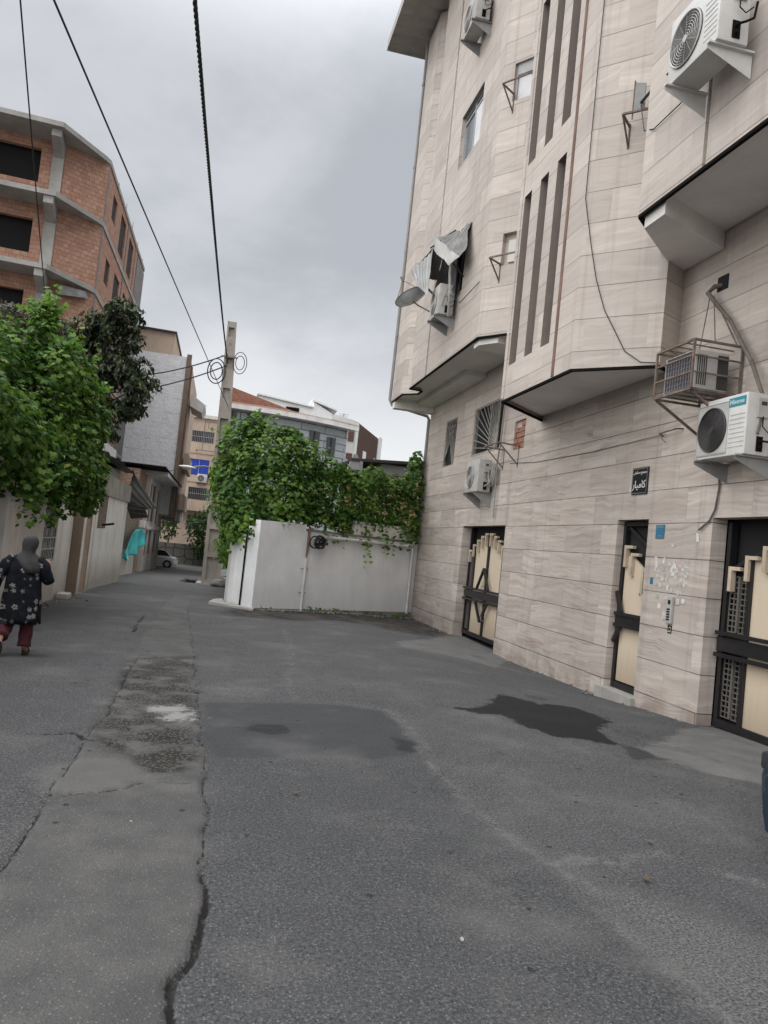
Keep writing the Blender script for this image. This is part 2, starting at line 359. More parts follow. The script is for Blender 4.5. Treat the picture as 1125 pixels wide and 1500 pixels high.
# ------------------------------------------------------------------ ground
def sstep(a, b, x):
    t = np.clip((np.asarray(x, float)-a)/(b-a), 0, 1); return t*t*(3-2*t)
def GZ(x, y):
    base = np.interp(y, [0, 8, 20, 32, 65, 200], [0, 0, -.18, -.56, -1.64, -1.7])
    side = np.interp(y, [0, 6, 9, 11.6, 16.5, 24, 30], [.06, .10, .13, .25, .27, .08, 0]) * sstep(3.3, 6.3, x)
    return base - side
def gz(x, y): return float(GZ(x, y))
def poly_sd(X, Y, poly):
    """signed distance, positive inside"""
    P = np.array(poly); n = len(P); d2 = np.full(X.shape, 1e9); ins = np.zeros(X.shape, bool)
    for i in range(n):
        a = P[i]; b = P[(i+1) % n]; e = b-a; wx = X-a[0]; wy = Y-a[1]
        tt = np.clip((wx*e[0]+wy*e[1])/(e@e), 0, 1); d2 = np.minimum(d2, (wx-e[0]*tt)**2+(wy-e[1]*tt)**2)
        c = (a[1] > Y) != (b[1] > Y)
        with np.errstate(divide='ignore', invalid='ignore'): ins ^= c & (X < (b[0]-a[0])*(Y-a[1])/(b[1]-a[1]+1e-12)+a[0])
    return np.where(ins, 1, -1)*np.sqrt(d2)
def line_d(X, Y, pts):
    d2 = np.full(X.shape, 1e9)
    for a, b in zip(pts[:-1], pts[1:]):
        ex, ey = b[0]-a[0], b[1]-a[1]; wx = X-a[0]; wy = Y-a[1]
        tt = np.clip((wx*ex+wy*ey)/(ex*ex+ey*ey+1e-12), 0, 1); d2 = np.minimum(d2, (wx-ex*tt)**2+(wy-ey*tt)**2)
    return np.sqrt(d2)
STRIP=[(-0.78,3.23),(-0.81,3.91),(-0.82,4.81),(-0.81,5.68),(-0.80,6.72),(-0.87,8.27),(-0.89,10.38),(-0.98,13.42),(-1.07,17.24),(-1.02,24),(-0.52,24),(-0.47,17.81),(-0.17,11.76),(-0.04,8.97),(0.03,7.02),(0.09,5.65),(0.10,4.72),(0.10,3.97),(0.12,3.69),(0.11,3.44),(0.08,3.17),(0.03,3.03),(0.02,2.78),(0.01,2.58),(-0.1,-3),(-0.8,-3)]
COARSE=[(-0.93,10.36),(-0.13,10.95),(0.02,7.02),(0.07,5.98),(-0.04,5.55),(-0.29,5.44),(-0.45,5.90),(-0.66,6.04),(-0.80,6.72),(-0.87,8.27)]
LIGHTP=[(-0.97,5.50),(-0.80,5.76),(-0.46,5.81),(-0.24,5.38),(-0.52,5.07),(-0.72,5.05),(-0.92,5.16)]
SMOOTH=[(0.03,7.02),(0.24,5.97),(1.56,6.42),(1.87,6.23),(1.84,5.72),(1.91,4.99),(1.98,4.42),(2.17,3.92),(2.10,3.50),(2.13,2.97),(2.13,2.70),(2.2,2.0),(2.4,-3),(-.1,-3),(0.01,2.58),(0.02,2.86),(0.08,3.17),(0.12,3.62),(0.10,4.05),(0.12,4.83),(0.09,5.65)]
DARKP=[(0.03,7.79),(0.60,8.02),(1.48,8.18),(1.89,7.98),(1.96,7.32),(1.86,6.37),(1.50,6.17),(0.77,6.13),(0.19,5.96),(0.07,6.46)]
TRI=[(2.10,4.15),(2.41,3.84),(2.72,3.50),(2.87,3.12),(2.6,2.0),(2.3,2.0),(2.12,2.95),(2.12,3.49),(2.15,3.87)]
STAIN=[(2.84,8.38),(3.16,8.55),(3.53,9.23),(3.91,9.63),(4.20,9.18),(4.76,9.26),(4.89,8.88),(4.78,8.46),(4.44,8.03),(4.17,7.24),(3.80,7.25),(3.47,7.34),(3.36,7.63),(3.30,8.15),(3.02,8.15)]
STAIN2=[(4.22,7.25),(4.44,7.03),(4.39,6.78),(4.63,6.75),(4.01,6.56)]
APRON2=[(4.44,7.16),(5.30,7.96),(5.95,8.7),(6.6,8.9),(6.6,5.6),(5.2,5.4),(5.00,5.58),(5.22,6.1),(4.59,6.37),(4.43,6.72)]
APRON1=[(3.75,15.17),(5.54,18.43),(6.0,19.8),(6.7,19.7),(6.7,15.9),(5.9,14.9),(5.32,13.50),(4.97,14.14),(4.26,14.03),(3.65,14.27)]
PAINT=[(-0.47,7.37),(-0.41,7.61),(-0.26,7.60),(-0.19,7.73),(-0.11,7.52),(0.00,7.33),(-0.00,7.17),(-0.20,7.07),(-0.38,7.13)]
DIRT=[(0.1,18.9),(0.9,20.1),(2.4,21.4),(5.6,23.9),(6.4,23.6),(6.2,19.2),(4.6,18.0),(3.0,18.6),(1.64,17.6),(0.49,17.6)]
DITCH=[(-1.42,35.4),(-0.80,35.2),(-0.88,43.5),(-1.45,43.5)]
CRACKS=[([(-0.81,3.92),(-0.82,4.49),(-0.82,4.81),(-0.81,5.60),(-0.82,6.20),(-0.78,7.35),(-0.82,8.68),(-0.85,10.40)],.005),
 ([(-1.01,5.15),(-0.84,5.10),(-0.71,5.02),(-0.49,5.14),(-0.28,5.33),(0.10,5.35)],.007),
 ([(0.11,3.95),(0.13,3.62),(0.11,3.38),(0.09,3.22),(0.03,3.03),(0.02,2.6),(-.05,1.5)],.013),
 ([(-1.19,6.42),(-0.93,6.54),(-0.79,6.30),(-0.58,6.24)],.016),
 ([(-0.51,18.69),(-0.20,12.55),(-0.06,8.96),(0.02,7.28),(0.09,5.65),(0.12,4.83),(0.09,4.05)],.003),
 ([(-0.81,10.42),(-0.44,10.73),(-0.11,10.17)],.02),([(0.07,7.03),(0.43,6.96),(0.73,6.93)],.008),
 ([(0.75,5.91),(1.23,5.93),(1.74,5.98)],.004),([(-0.86,9.10),(-0.40,8.84),(-0.02,8.33)],.018),
 ([(-0.53,6.67),(-0.24,6.47),(0.03,6.46)],.012),([(-0.28,15.31),(0.62,16.15),(1.57,15.83)],.012),([(-1.23,14.31),(-1.29,16.24),(-1.19,13.28)],.03)]
PALE=[([(1.50,15.77),(1.42,13.08),(1.05,9.37),(1.00,8.32)],.035),([(1.89,6.1),(1.90,5.0),(1.98,4.42),(2.17,3.92),(2.10,3.50),(2.13,2.97),(2.2,1.8)],.045),([(2.2,4.2),(2.9,4.3),(3.4,3.9)],.05),
 ([(1.5,8.3),(2.0,8.1),(2.05,7.3),(1.95,6.4)],.05),([(0.45,17.2),(1.6,16.9),(3.8,17.3),(6,18.2)],.05)]

def nonuni(lo, d0, d1, hi, step, mid, grow):
    a = list(np.arange(d0, d1+1e-6, step)); s = step
    while a[-1] < hi: s = min(s*grow, mid*40); a.append(a[-1]+s)
    s = step; 
    while a[0] > lo: s = min(s*grow, mid*40); a.insert(0, a[0]-s)
    return np.array(a)
xs = nonuni(-450, -4.2, 7.0, 450, 0.07, 1, 1.25)
xs = np.concatenate([xs[xs < -1.1], np.arange(-1.1, .3, .022), xs[xs > .31]])
ys1 = np.concatenate([np.arange(1.6, 7, 0.03), np.arange(7, 12, 0.06), np.arange(12, 26, 0.12), np.arange(26, 45, 0.25)])
ys = np.concatenate([[-300, -150, -80, -40, -20, -10, -6, -4, -2, -1, 0, 0.8], ys1, [46, 48, 50, 53, 57, 61, 65, 70, 76, 84, 95, 110, 130, 160, 200, 300, 500, 800]])
X, Y = np.meshgrid(xs, ys); Z = GZ(X, Y)
def fbm(X, Y, s, seed):
    out = np.zeros(X.shape); fl = out.ravel()
    near = ((np.abs(X) < 8) & (Y > -1) & (Y < 45)).ravel()
    Xf, Yf = X.ravel()[near], Y.ravel()[near]
    fl[near] = [mnoise.fractal((a*s+seed, b*s, seed*1.7), 1.0, 2.1, 3) for a, b in zip(Xf, Yf)]
    return fl.reshape(X.shape)
W1 = fbm(X, Y, 2.2, 3.0); W2 = fbm(X, Y, 0.8, 9.0)
Xw = X + 0.06*W1 + 0.035*fbm(X, Y, 7.0, 41.0); Yw = Y + 0.09*fbm(X, Y, 2.2, 21.0) + 0.06*fbm(X, Y, 7.0, 61.0)
att = {}
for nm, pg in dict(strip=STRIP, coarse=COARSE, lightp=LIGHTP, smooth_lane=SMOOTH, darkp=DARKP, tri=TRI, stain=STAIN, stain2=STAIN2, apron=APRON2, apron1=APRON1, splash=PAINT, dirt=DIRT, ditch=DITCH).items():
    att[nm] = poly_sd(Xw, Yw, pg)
att['stain2'] = np.maximum(att['stain2'], np.maximum(poly_sd(Xw, Yw, [(.42, 6.85), (.62, 6.75), (.80, 6.9), (.78, 7.1), (.60, 7.2), (.45, 7.1)]), poly_sd(Xw, Yw, [(1.7, 6.5), (1.85, 6.4), (1.9, 6.75), (1.78, 6.9)])))
if 1:
    pass
cr = np.full(X.shape, 9.0)
for pts, wd in CRACKS: cr = np.minimum(cr, line_d(X+0.035*W1, Y+0.05*W2, pts)-wd)
att['crack'] = cr
pl = np.full(X.shape, 9.0)
for pts, wd in PALE: pl = np.minimum(pl, line_d(Xw, Yw, pts)-wd)
att['pale'] = pl
Z = Z + 0.006*W2 + 0.004*W1
Z -= 0.012*sstep(-0.02, 0.06, att['coarse'])*(0.6+0.8*np.abs(W1)) 
Z += 0.016*sstep(-0.02, 0.02, att['strip'])
Z -= 0.030*sstep(0.010, -0.012, cr)
Z += 0.035*sstep(0.0, 0.6, np.maximum(att['apron'], att['apron1']))
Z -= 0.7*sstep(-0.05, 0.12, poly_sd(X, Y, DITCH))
ny, nx = X.shape
idx = np.arange(ny*nx).reshape(ny, nx)
F = np.stack([idx[:-1, :-1], idx[:-1, 1:], idx[1:, 1:], idx[1:, :-1]], -1).reshape(-1, 4)
me = bpy.data.meshes.new('road'); me.vertices.add(ny*nx); me.vertices.foreach_set('co', np.stack([X, Y, Z], -1).ravel())
me.loops.add(F.size); me.loops.foreach_set('vertex_index', F.ravel()); me.polygons.add(len(F)); me.polygons.foreach_set('loop_start', np.arange(0, F.size, 4)); me.polygons.foreach_set('loop_total', np.full(len(F), 4))
me.update(calc_edges=True); me.polygons.foreach_set('use_smooth', [True]*len(F))
for nm, a in att.items():
    at = me.attributes.new(nm, 'FLOAT', 'POINT'); at.data.foreach_set('value', np.clip(a, -9, 9).ravel().astype(np.float32))
def f_road(t, b):
    p = t.pos(); x, y, z = t.sep(p)[:3]
    big = t.noise(p, 0.45, 5, 0.55); med = t.noise(p, 3.0, 6, 0.62); fine = t.noise(p, 55, 4, 0.7); fine2 = t.noise(p, 140, 3, 0.7)
    agg = t.voro(p, 70.0, dim='2D'); aggc = t.voro(p, 70.0, 'F1', 'Color', dim='2D'); ar, ag, ab = t.sep(aggc)[:3]
    agg2 = t.voro(p, 130.0, dim='2D'); ar2 = t.sep(t.voro(p, 130.0, 'F1', 'Color', dim='2D'))[0]
    jit = t.math('ADD', t.math('MULTIPLY', t.math('SUBTRACT', med, 0.5), 0.16), t.math('ADD', t.math('MULTIPLY', t.math('SUBTRACT', t.noise(p, 14, 5, .7), 0.5), 0.12), t.math('MULTIPLY', t.math('SUBTRACT', fine, 0.5), 0.05)))
    def zone(nm, s=0.02, amp=1.0):
        v = t.math('ADD', t.attr(nm), t.math('MULTIPLY', jit, amp)); return t.ramp(v, -s, s, 0, 1, True)
    def asph(a, bb, speck, k):
        c = t.mix(t.ramp(t.math('ADD', t.math('MULTIPLY', big, 0.5), t.math('MULTIPLY', med, 0.5)), 0.36, 0.64), a, bb)
        g = t.math('ADD', t.math('MULTIPLY', fine, 0.55), t.math('MULTIPLY', fine2, 0.45))
        c = t.mix(t.ramp(g, 0.50, 0.36, 0, k*1.5), c, (0.018, 0.018, 0.018))
        c = t.mix(t.ramp(g, 0.51, 0.64, 0, k*1.1), c, speck)
        c = t.mix(t.ramp(ar2, 0.0, 1.0, -0.28*k, 0.28*k), c, (0.16, 0.157, 0.152)); return c
    base = asph((0.055, 0.055, 0.057), (0.076, 0.077, 0.078), (0.216, 0.216, 0.216), 0.62)           # worn pale asphalt
    c = base
    # small stones shining through
    stone_m = t.math('MULTIPLY', t.math('GREATER_THAN', ar, 0.86), t.ramp(t.math('ADD', agg, t.math('MULTIPLY', ag, .22)), 0.30, 0.40, 1, 0))
    c = t.mix(t.math('MULTIPLY', stone_m, 0.5), c, (0.245, 0.238, 0.230))
    sm = asph((0.0485, 0.0495, 0.051), (0.065, 0.066, 0.0675), (0.166, 0.169, 0.173), 0.60)
    sm = t.mix(t.math('MULTIPLY', stone_m, 0.5), sm, (0.216, 0.216, 0.216))
    c = t.mix(zone('smooth_lane', 0.02), c, sm)
    dp = asph((0.042, 0.044, 0.047), (0.053, 0.055, 0.058), (0.108, 0.108, 0.108), 0.25)
    c = t.mix(t.math('MULTIPLY', zone('darkp', 0.05), 0.9), c, dp)
    co = t.mix(t.ramp(med, 0.35, 0.65), (0.072, 0.071, 0.070), (0.101, 0.099, 0.096))
    co = t.mix(t.ramp(fine, 0.52, 0.32, 0, 0.42), co, (0.043, 0.041, 0.037)); co = t.mix(t.math('MULTIPLY', stone_m, 0.5), co, (0.216, 0.209, 0.194))
    c = t.mix(zone('strip', 0.012, 0.5), c, co)
    gr = t.mix(t.ramp(t.voro(p, 38.0), 0.15, 0.5), (0.122, 0.117, 0.104), (0.025, 0.024, 0.022))
    gr = t.mix(t.ramp(med, 0.46, 0.62), gr, co)
    c = t.mix(t.math('MULTIPLY', zone('coarse', 0.10, 1.4), 0.95), c, gr)
    c = t.mix(t.math('MULTIPLY', zone('lightp', 0.08, 1.6), 0.45), c, (0.137, 0.133, 0.126))
    tri = t.mix(t.ramp(t.noise(p, 75, 4, 0.75), 0.38, 0.62), (0.022, 0.021, 0.021), (0.194, 0.191, 0.187))
    c = t.mix(t.math('MULTIPLY', zone('tri', 0.2, 2.0), 0.75), c, tri)
    c = t.mix(t.math('MULTIPLY', t.ramp(t.math('ADD', t.attr('pale'), t.math('MULTIPLY', jit, 2.0)), 0.05, -0.03, 0, 0.8, True), t.ramp(t.math('ADD', t.math('MULTIPLY', med, .6), t.math('MULTIPLY', fine, .5)), 0.50, 0.66)), c, (0.173, 0.166, 0.158))
    ap = t.mix(t.ramp(med, 0.3, 0.7), (0.119, 0.117, 0.113), (0.173, 0.169, 0.162)); ap = t.mix(t.ramp(fine, 0.55, 0.35, 0, 0.3), ap, (0.065, 0.061, 0.058))
    c = t.mix(t.math('MULTIPLY', zone('apron', 0.06, 1.3), 0.8), c, ap)
    c = t.mix(t.math('MULTIPLY', zone('apron1', 0.06, 1.3), 0.7), c, ap)
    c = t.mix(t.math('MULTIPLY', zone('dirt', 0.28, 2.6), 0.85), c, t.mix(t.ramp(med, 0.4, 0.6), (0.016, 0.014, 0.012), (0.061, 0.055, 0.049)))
    # broad tyre-worn and dusty patches, oil drips
    c = t.mix(t.ramp(t.noise(p, 0.9, 5, 0.6), 0.52, 0.74, 0, 0.30), c, (0.20, 0.19, 0.178))
    drip = t.math('ADD', t.voro(p, 1.7, dim='2D'), t.ramp(t.sep(t.voro(p, 1.7, 'F1', 'Color', dim='2D'))[0], .45, .5, 1, 0))
    c = t.mix(t.math('MULTIPLY', t.ramp(t.math('ADD', drip, t.math('MULTIPLY', t.math('ADD', med, fine), 0.06)), 0.098, 0.082), 0.8), c, (0.018, 0.018, 0.019))
    drip2 = t.math('ADD', t.voro(t.vmath('ADD', p, (5.2, 1.3, 0)), 0.42, dim='2D'), t.ramp(t.sep(t.voro(t.vmath('ADD', p, (5.2, 1.3, 0)), 0.42, 'F1', 'Color', dim='2D'))[1], .5, .55, 1, 0))
    c = t.mix(t.math('MULTIPLY', t.ramp(t.math('ADD', drip2, t.math('MULTIPLY', med, 0.10)), 0.14, 0.08), 0.5), c, (0.03, 0.03, 0.032))
    c = t.mix(t.math('MULTIPLY', zone('splash', 0.02, 2.6), t.ramp(med, 0.42, 0.56, 0, .85)), c, (0.26, 0.257, 0.25))
    # hairline cracks everywhere, faint
    hc = t.voro(t.vmath('ADD', p, t.vmath('SCALE', t.noise(p, 2.0, 4, 0.6, 0, True), 0.5)), 0.42, 'DISTANCE_TO_EDGE')
    c = t.mix(t.math('MULTIPLY', t.ramp(hc, 0.006, 0.001), t.ramp(t.noise(p, 0.6, 2, 0.5), 0.5, 0.6, 0, 0.35)), c, (0.02, 0.019, 0.018))
    # far side and edges: dusty
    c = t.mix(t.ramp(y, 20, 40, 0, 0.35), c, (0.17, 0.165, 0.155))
    c = t.mix(t.ramp(t.attr('ditch'), -.04, .0), c, (0.014, 0.012, 0.010))  # near-black painted over the ditch stands in for the shade inside it
    crk = t.ramp(t.math('ADD', t.attr('crack'), t.math('MULTIPLY', t.math('ADD', t.math('MULTIPLY', t.math('SUBTRACT', t.noise(p, 22, 4, .7), 0.5), 1.6), t.math('SUBTRACT', fine, 0.5)), 0.020)), 0.006, -0.002, 0, 1)
    c = t.mix(t.math('MULTIPLY', crk, t.ramp(t.noise(p, 2.2, 4, .6), .36, .56, .25, .9)), c, (0.012, 0.011, 0.010))
    wet = t.math('MAXIMUM', zone('stain', 0.025, 2.3), t.math('MULTIPLY', zone('stain2', 0.03), 0.6))
    wc = t.mix(t.math('MULTIPLY', stone_m, 0.5), (0.009, 0.009, 0.010), (0.07, 0.07, 0.07))
    c = t.mix(t.math('MULTIPLY', wet, 0.93), c, wc)
    t.set(b.inputs['Roughness'], t.ramp(wet, 0, 1, 0.88, 0.7)); b.inputs['Specular IOR Level'].default_value = 0.14
    h = t.math('ADD', t.math('MULTIPLY', fine, 0.6), t.math('MULTIPLY', t.ramp(agg, 0.1, 0.5, 1, 0), 0.5))
    h = t.math('SUBTRACT', h, t.math('MULTIPLY', crk, 3.0))
    t.l.new(t.bump(h, 0.005, 0.65), b.inputs['Normal'])
    return c
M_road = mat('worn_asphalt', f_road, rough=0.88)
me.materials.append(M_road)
road = bpy.data.objects.new('road', me); COL.objects.link(road); road['kind'] = 'structure'
# ------------------------------------------------------------------ stone apartment block (right)
XF, XB = 6.3, 4.95          # ground-floor face, face of the upper bays
ZR = 18.5                   # eaves
def wall(mb, o, U, n, L, z0, z1, holes=(), rv=None):
    """stone wall: o origin, U direction, n outward; holes (u0,u1,z0,z1,depth)"""
    o = Vector(o); U = Vector(U).normalized(); n = Vector(n).normalized()
    us = sorted({0.0, L} | {min(max(h[k], 0), L) for h in holes for k in (0, 1)}); zs = sorted({z0, z1} | {min(max(h[k], z0), z1) for h in holes for k in (2, 3)})
    P = lambda u, z, d=0.0: o + U*u + Vector((0, 0, z)) - n*d
    for i in range(len(us)-1):
        for j in range(len(zs)-1):
            uc, zc = (us[i]+us[i+1])/2, (zs[j]+zs[j+1])/2
            if any(h[0] < uc < h[1] and h[2] < zc < h[3] for h in holes): continue
            mb.quad(P(us[i], zs[j]), P(us[i+1], zs[j]), P(us[i+1], zs[j+1]), P(us[i], zs[j+1]))
    for (a, b, c, d, dep, *back) in holes:
        c = max(c, z0); d = min(d, z1); w_mb = mb; mb = rv if rv is not None else mb
        mb.quad(P(a, c), P(a, d), P(a, d, dep), P(a, c, dep)); mb.quad(P(b, c), P(b, d), P(b, d, dep), P(b, c, dep))
        mb.quad(P(a, d), P(b, d), P(b, d, dep), P(a, d, dep))
        if c > z0: mb.quad(P(a, c), P(b, c), P(b, c, dep), P(a, c, dep))
        mb = w_mb
        if back: mb.quad(P(a, c, dep), P(b, c, dep), P(b, d, dep), P(a, d, dep))
    return mb

apt = thing('apartment_building', 'tall travertine clad apartment block with projecting upper bays along the right side', 'building', (XF, 12, 0))
y0 = -6.0; L = 24.05 - y0
Hs = lambda a, b, c, d, dep: (a-y0, b-y0, c, d, dep)
gh = [Hs(5.6, 8.96, -.9, 2.56, .22), Hs(10.5, 11.42, -0.12, 2.57, .17), Hs(16.42, 19.5, -.9, 2.53, .26),
      Hs(17.2, 19.42, 4.37, 5.65, .12), Hs(21.0, 22.08, 4.3, 5.7, .10), (15.8-y0, 16.44-y0, 4.24, 4.9, .07, 1)]
m = MB(); wall(m, (XF, y0, 0), (0, 1, 0), (-1, 0, 0), L, -0.9, ZR, gh)
m.quad((XF, 24.05, -.9), (16, 24.05, -.9), (16, 24.05, ZR), (XF, 24.05, ZR)); m.quad((16, y0, -.9), (16, 24.05, -.9), (16, 24.05, ZR), (16, y0, ZR)); m.quad((XF, y0, -.9), (16, y0, -.9), (16, y0, ZR), (XF, y0, ZR))
m.build('wall', M_stone, apt)
for a, b in ((8.978, 10.44), (11.5, 16.40), (19.52, 24.07)):
    MB().box(XF-.022, a, -0.9, XF+.05, b, -0.005).build('plinth', M_stone, apt)
MB().box(XF-.10, 10.42, -.7, XF+.2, 11.52, -.115).build('doorstep', M_conc, apt)
# vent opening bricked up: bricks
m = MB(); random.seed(3)
for k in range(5):
    zz = 4.26+k*.125; off = .14*(k % 2)
    for j in range(4):
        a = 15.74+off+j*.255-.14; a2 = a+.235
        a, a2 = max(a, 15.81), min(a2, 16.43)
        if a2-a > .05 and not (k == 4 and j > 1): m.bbox(XF+.012+random.uniform(0, .02), a, zz, XF+.065, a2, zz+.11, .008)
m.build('brick_infill', M_redbrick, apt)

# bays -------------------------------------------------------------------------
def bay(name, plan, z0, fholes, soff=0.0, rv=None):
    """plan from near to far; fholes: segment index -> holes"""
    m = MB()
    for i, (a, b) in enumerate(zip(plan[:-1], plan[1:])):
        a = Vector((*a, 0)); b = Vector((*b, 0)); U = (b-a); n = Vector((-U.y, U.x, 0))
        wall(m, a, U, n, U.length, z0, ZR, fholes.get(i, ()), rv)
    o = m.build(name, M_stone, apt)
    s = MB(); zs = z0+.075+soff
    cx_, cy_ = sum(q[0] for q in plan)/len(plan), sum(q[1] for q in plan)/len(plan)
    pts = []
    for q, (x, y) in enumerate(plan):
        d_ = Vector((0, 0))
        for i in (q-1, q):
            if 0 <= i < len(plan)-1:
                e_ = (Vector(plan[i+1])-Vector(plan[i])).normalized(); d_ += Vector((e_.y, -e_.x))*.03
        pts.append((min(x+d_.x, 6.29), y+d_.y, zs))
    s.prism(pts, (0, 0, .05)).build('soffit', M_soffit, o)
    e = MB()
    for i, (a, b) in enumerate(zip(plan[:-1], plan[1:])):
        a = Vector((*a, 0)); b = Vector((*b, 0)); U = (b-a).normalized(); n = Vector((-U.y, U.x, 0))
        p = [a+n*.006+Vector((0, 0, z0-.035)), b+n*.006+Vector((0, 0, z0-.035)), b+n*.006+Vector((0, 0, z0+.006)), a+n*.006+Vector((0, 0, z0+.006))]
        e.prism(p, -n*.05)
    e.build('edge_strip', M_edge, o)  # near-black strip along the bottom edge of the bay walls
    return o
def plane_pt(a, b, u, z, d=0.0):
    a = Vector((*a, 0)); b = Vector((*b, 0)); U = (b-a).normalized(); n = Vector((-U.y, U.x, 0)); return a+U*u+n*d+Vector((0, 0, z))
PA = [(XB, y0), (XB, 9.15), (6.31, 10.45)]
bayA = bay('near_bay', [(6.31, y0)]+PA, 6.45, {1: [(7.72-y0, 7.79-y0, 6.45, ZR, .05, 1)]})
MB().prism([(5.02, 8.62, 6.27), (5.02, 9.10, 6.27), (6.29, 10.30, 6.27), (6.29, 9.2, 6.27)], (0, 0, .27)).build('soffit_beam', M_soffit, bayA)
PB = [(6.31, 10.12), (5.87, 9.87), (XB, 10.82), (XB, 13.75), (6.31, 14.97)]
SL = [(13.2, 13.55), (12.45, 12.8), (11.74, 12.09)]; SZ = [(5.37, 8.62), (9.23, 12.45), (13.06, 16.3)]
sh = [(a-10.82, b-10.82, c, d, .30) for a, b in SL for c, d in SZ]
rvm = MB(); bayB = bay('stair_bay', PB, 4.73, {2: sh}, 0.0, rvm); rvm.build('slot_reveal', M_reveal, bayB)
# raised stone margin round the slots and rusty strip beside them
MB().box(XB-.012, 11.43, 4.75, XB+.02, 11.52, ZR-.3).build('rusty_strip', M_rustline, bayB)
m = MB(); m.box(XB-.02, 13.62, 4.76, XB+.02, 13.752, ZR-.2); m.build('stone_margin', M_stone, bayB)
for a, b in SL:
    for c, d in SZ:
        fr = MB()
        for (p, q) in (((a, c), (a+.035, d)), ((b-.035, c), (b, d)), ((a+.15, c), (a+.185, d))): fr.box(XB+.20, p[0], p[1], XB+.235, q[0], q[1])
        for zz in (c, (c+d)/2-.3, d-.04): fr.box(XB+.203, a+.036, zz, XB+.232, b-.036, zz+.04)
        w_ = fr.build('slot_window', M_alu, bayB)
        MB().box(XB+.225, a, c, XB+.245, b, d).build('pane', M_bglass, w_)
PC = [(6.31, 14.5), (5.75, 14.55), (XB, 15.66), (XB, 21.7), (5.33, 21.76), (5.33, 22.22), (XB, 22.6), (XB, 24.02), (6.31, 24.02)]
fl = 15.66
ch = [(17.25-fl, 19.05-fl, 8.0, 9.62, .16), (17.05-fl, 18.75-fl, 11.58, 13.0, .16), (17.05-fl, 18.75-fl, 15.0, 16.4, .16), (19.85-fl, 19.98-fl, 6.45, ZR, .09, 1)]
fa = [(.42, 1.1, 7.95, 8.65, .12, 1), (.30, 1.0, 11.6, 12.45, .12)]
fsegL = (Vector((5.75, 14.55))-Vector((XB, 15.66))).length
fh = [(fsegL-b, fsegL-a, c, d, dep, *bk) for a, b, c, d, dep, *bk in fa]
nb = [(0.06, 0.40, 8.0, 9.7, .1), (0.06, 0.40, 11.4, 13.1, .1), (0.06, 0.40, 15.0, 16.6, .1)]
bayC = bay('far_bay', PC, 6.45, {2: ch, 1: fh, 4: nb})
MB().prism([(4.98, 23.68, 6.20), (6.29, 23.68, 6.20), (6.29, 24.0, 6.20), (4.98, 24.0, 6.20)], (0, 0, .33)).build('soffit_beam', M_soffit, bayC)
MB().prism([(5.02, 15.72, 6.30), (5.30, 15.30, 6.30), (6.2, 15.6, 6.30), (6.2, 16.2, 6.30), (5.02, 16.05, 6.30)], (0, 0, .24)).build('soffit_beam', M_soffit, bayC)
MB().box(5.75, 18.8, 6.38, 6.29, 23.67, 6.54).build('soffit_drop', M_soffit, bayC)
# windows of the far bay
for (c, d, lit) in ((8.0, 9.62, 0), (11.58, 13.0, 1), (15.0, 16.4, 0)):
    a, b = (17.25, 19.05) if c < 9 else (17.05, 18.75)
    fr = MB(); x0, x1 = XB+.09, XB+.14
    for yy in (a, (a+b)/2-.02, b-.05): fr.box(x0, yy, c, x1, yy+.05, d)
    for zz in (c, d-.22, d-.05): fr.box(x0+.003, a+.051, zz, x1-.003, b-.051, zz+.045)
    w_ = fr.build('window', M_alu, bayC)
    MB().box(XB+.12, a, c, XB+.133, b, d).build('pane', M_glass if not lit else M_bglass, w_)
    if lit: MB().box(XB+.106, a+.07, c+.06, XB+.118, (a+b)/2-.04, d-.25).build('curtain', M_curtain, w_)
for (c, d) in ((8.0, 9.7), (11.4, 13.1), (15.0, 16.6)):
    MB().box(5.41, 21.80, c, 5.43, 22.18, d).build('narrow_window', M_glass, bayC)
def facet_box(mb, u0, u1, z0, z1, d0, d1):
    a, b = (XB, 15.66), (5.75, 14.55); U = (Vector((*b, 0))-Vector((*a, 0))).normalized(); n = Vector((U.y, -U.x, 0)); o = Vector((*a, 0))
    return mb.prism([o+U*u0+n*d0+Vector((0, 0, z0)), o+U*u1+n*d0+Vector((0, 0, z0)), o+U*u1+n*d0+Vector((0, 0, z1)), o+U*u0+n*d0+Vector((0, 0, z1))], n*(d1-d0))
w_ = facet_box(MB(), .3, 1.0, 11.6, 12.45, -.12, -.10).build('service_window', M_curtain, bayC)
m = MB(); facet_box(m, .3, .36, 11.6, 12.45, -.098, -.06); facet_box(m, .36, 1.0, 12.2, 12.45, -.098, -.05); m.build('window_frame', M_greymet, w_)
w_ = facet_box(MB(), .55, .92, 8.02, 8.5, -.10, -.05).build('service_window', M_greywall, bayC)

# eaves with corrugated underside
ev = MB(); xs_e = 3.74; n = 130
prof = []
for i in range(n+1):
    yy = y0+i*(24.9-y0)/n; prof.append((yy, ZR+.02+.04*(1 if i % 2 else -1)))
for (ya, za), (yb, zb) in zip(prof[:-1], prof[1:]): ev.quad((xs_e, ya, za), (16.2, ya, za+.9), (16.2, yb, zb+.9), (xs_e, yb, zb))
ev.box(xs_e-.03, y0, ZR-.02, xs_e, 24.9, ZR+.30); ev.box(xs_e-.03, 24.9, ZR-.05, 16.2, 24.95, ZR+.28)
ev.quad((xs_e, y0, ZR+.3), (16.2, y0, ZR+1.2), (16.2, 24.9, ZR+1.2), (xs_e, 24.9, ZR+.3))
ev.build('roof_eave', M_eave, apt)
MB().box(XB+.02, 24.03, ZR-.35, 16, 24.07, ZR+.05).build('wall_cap', M_stone, apt)

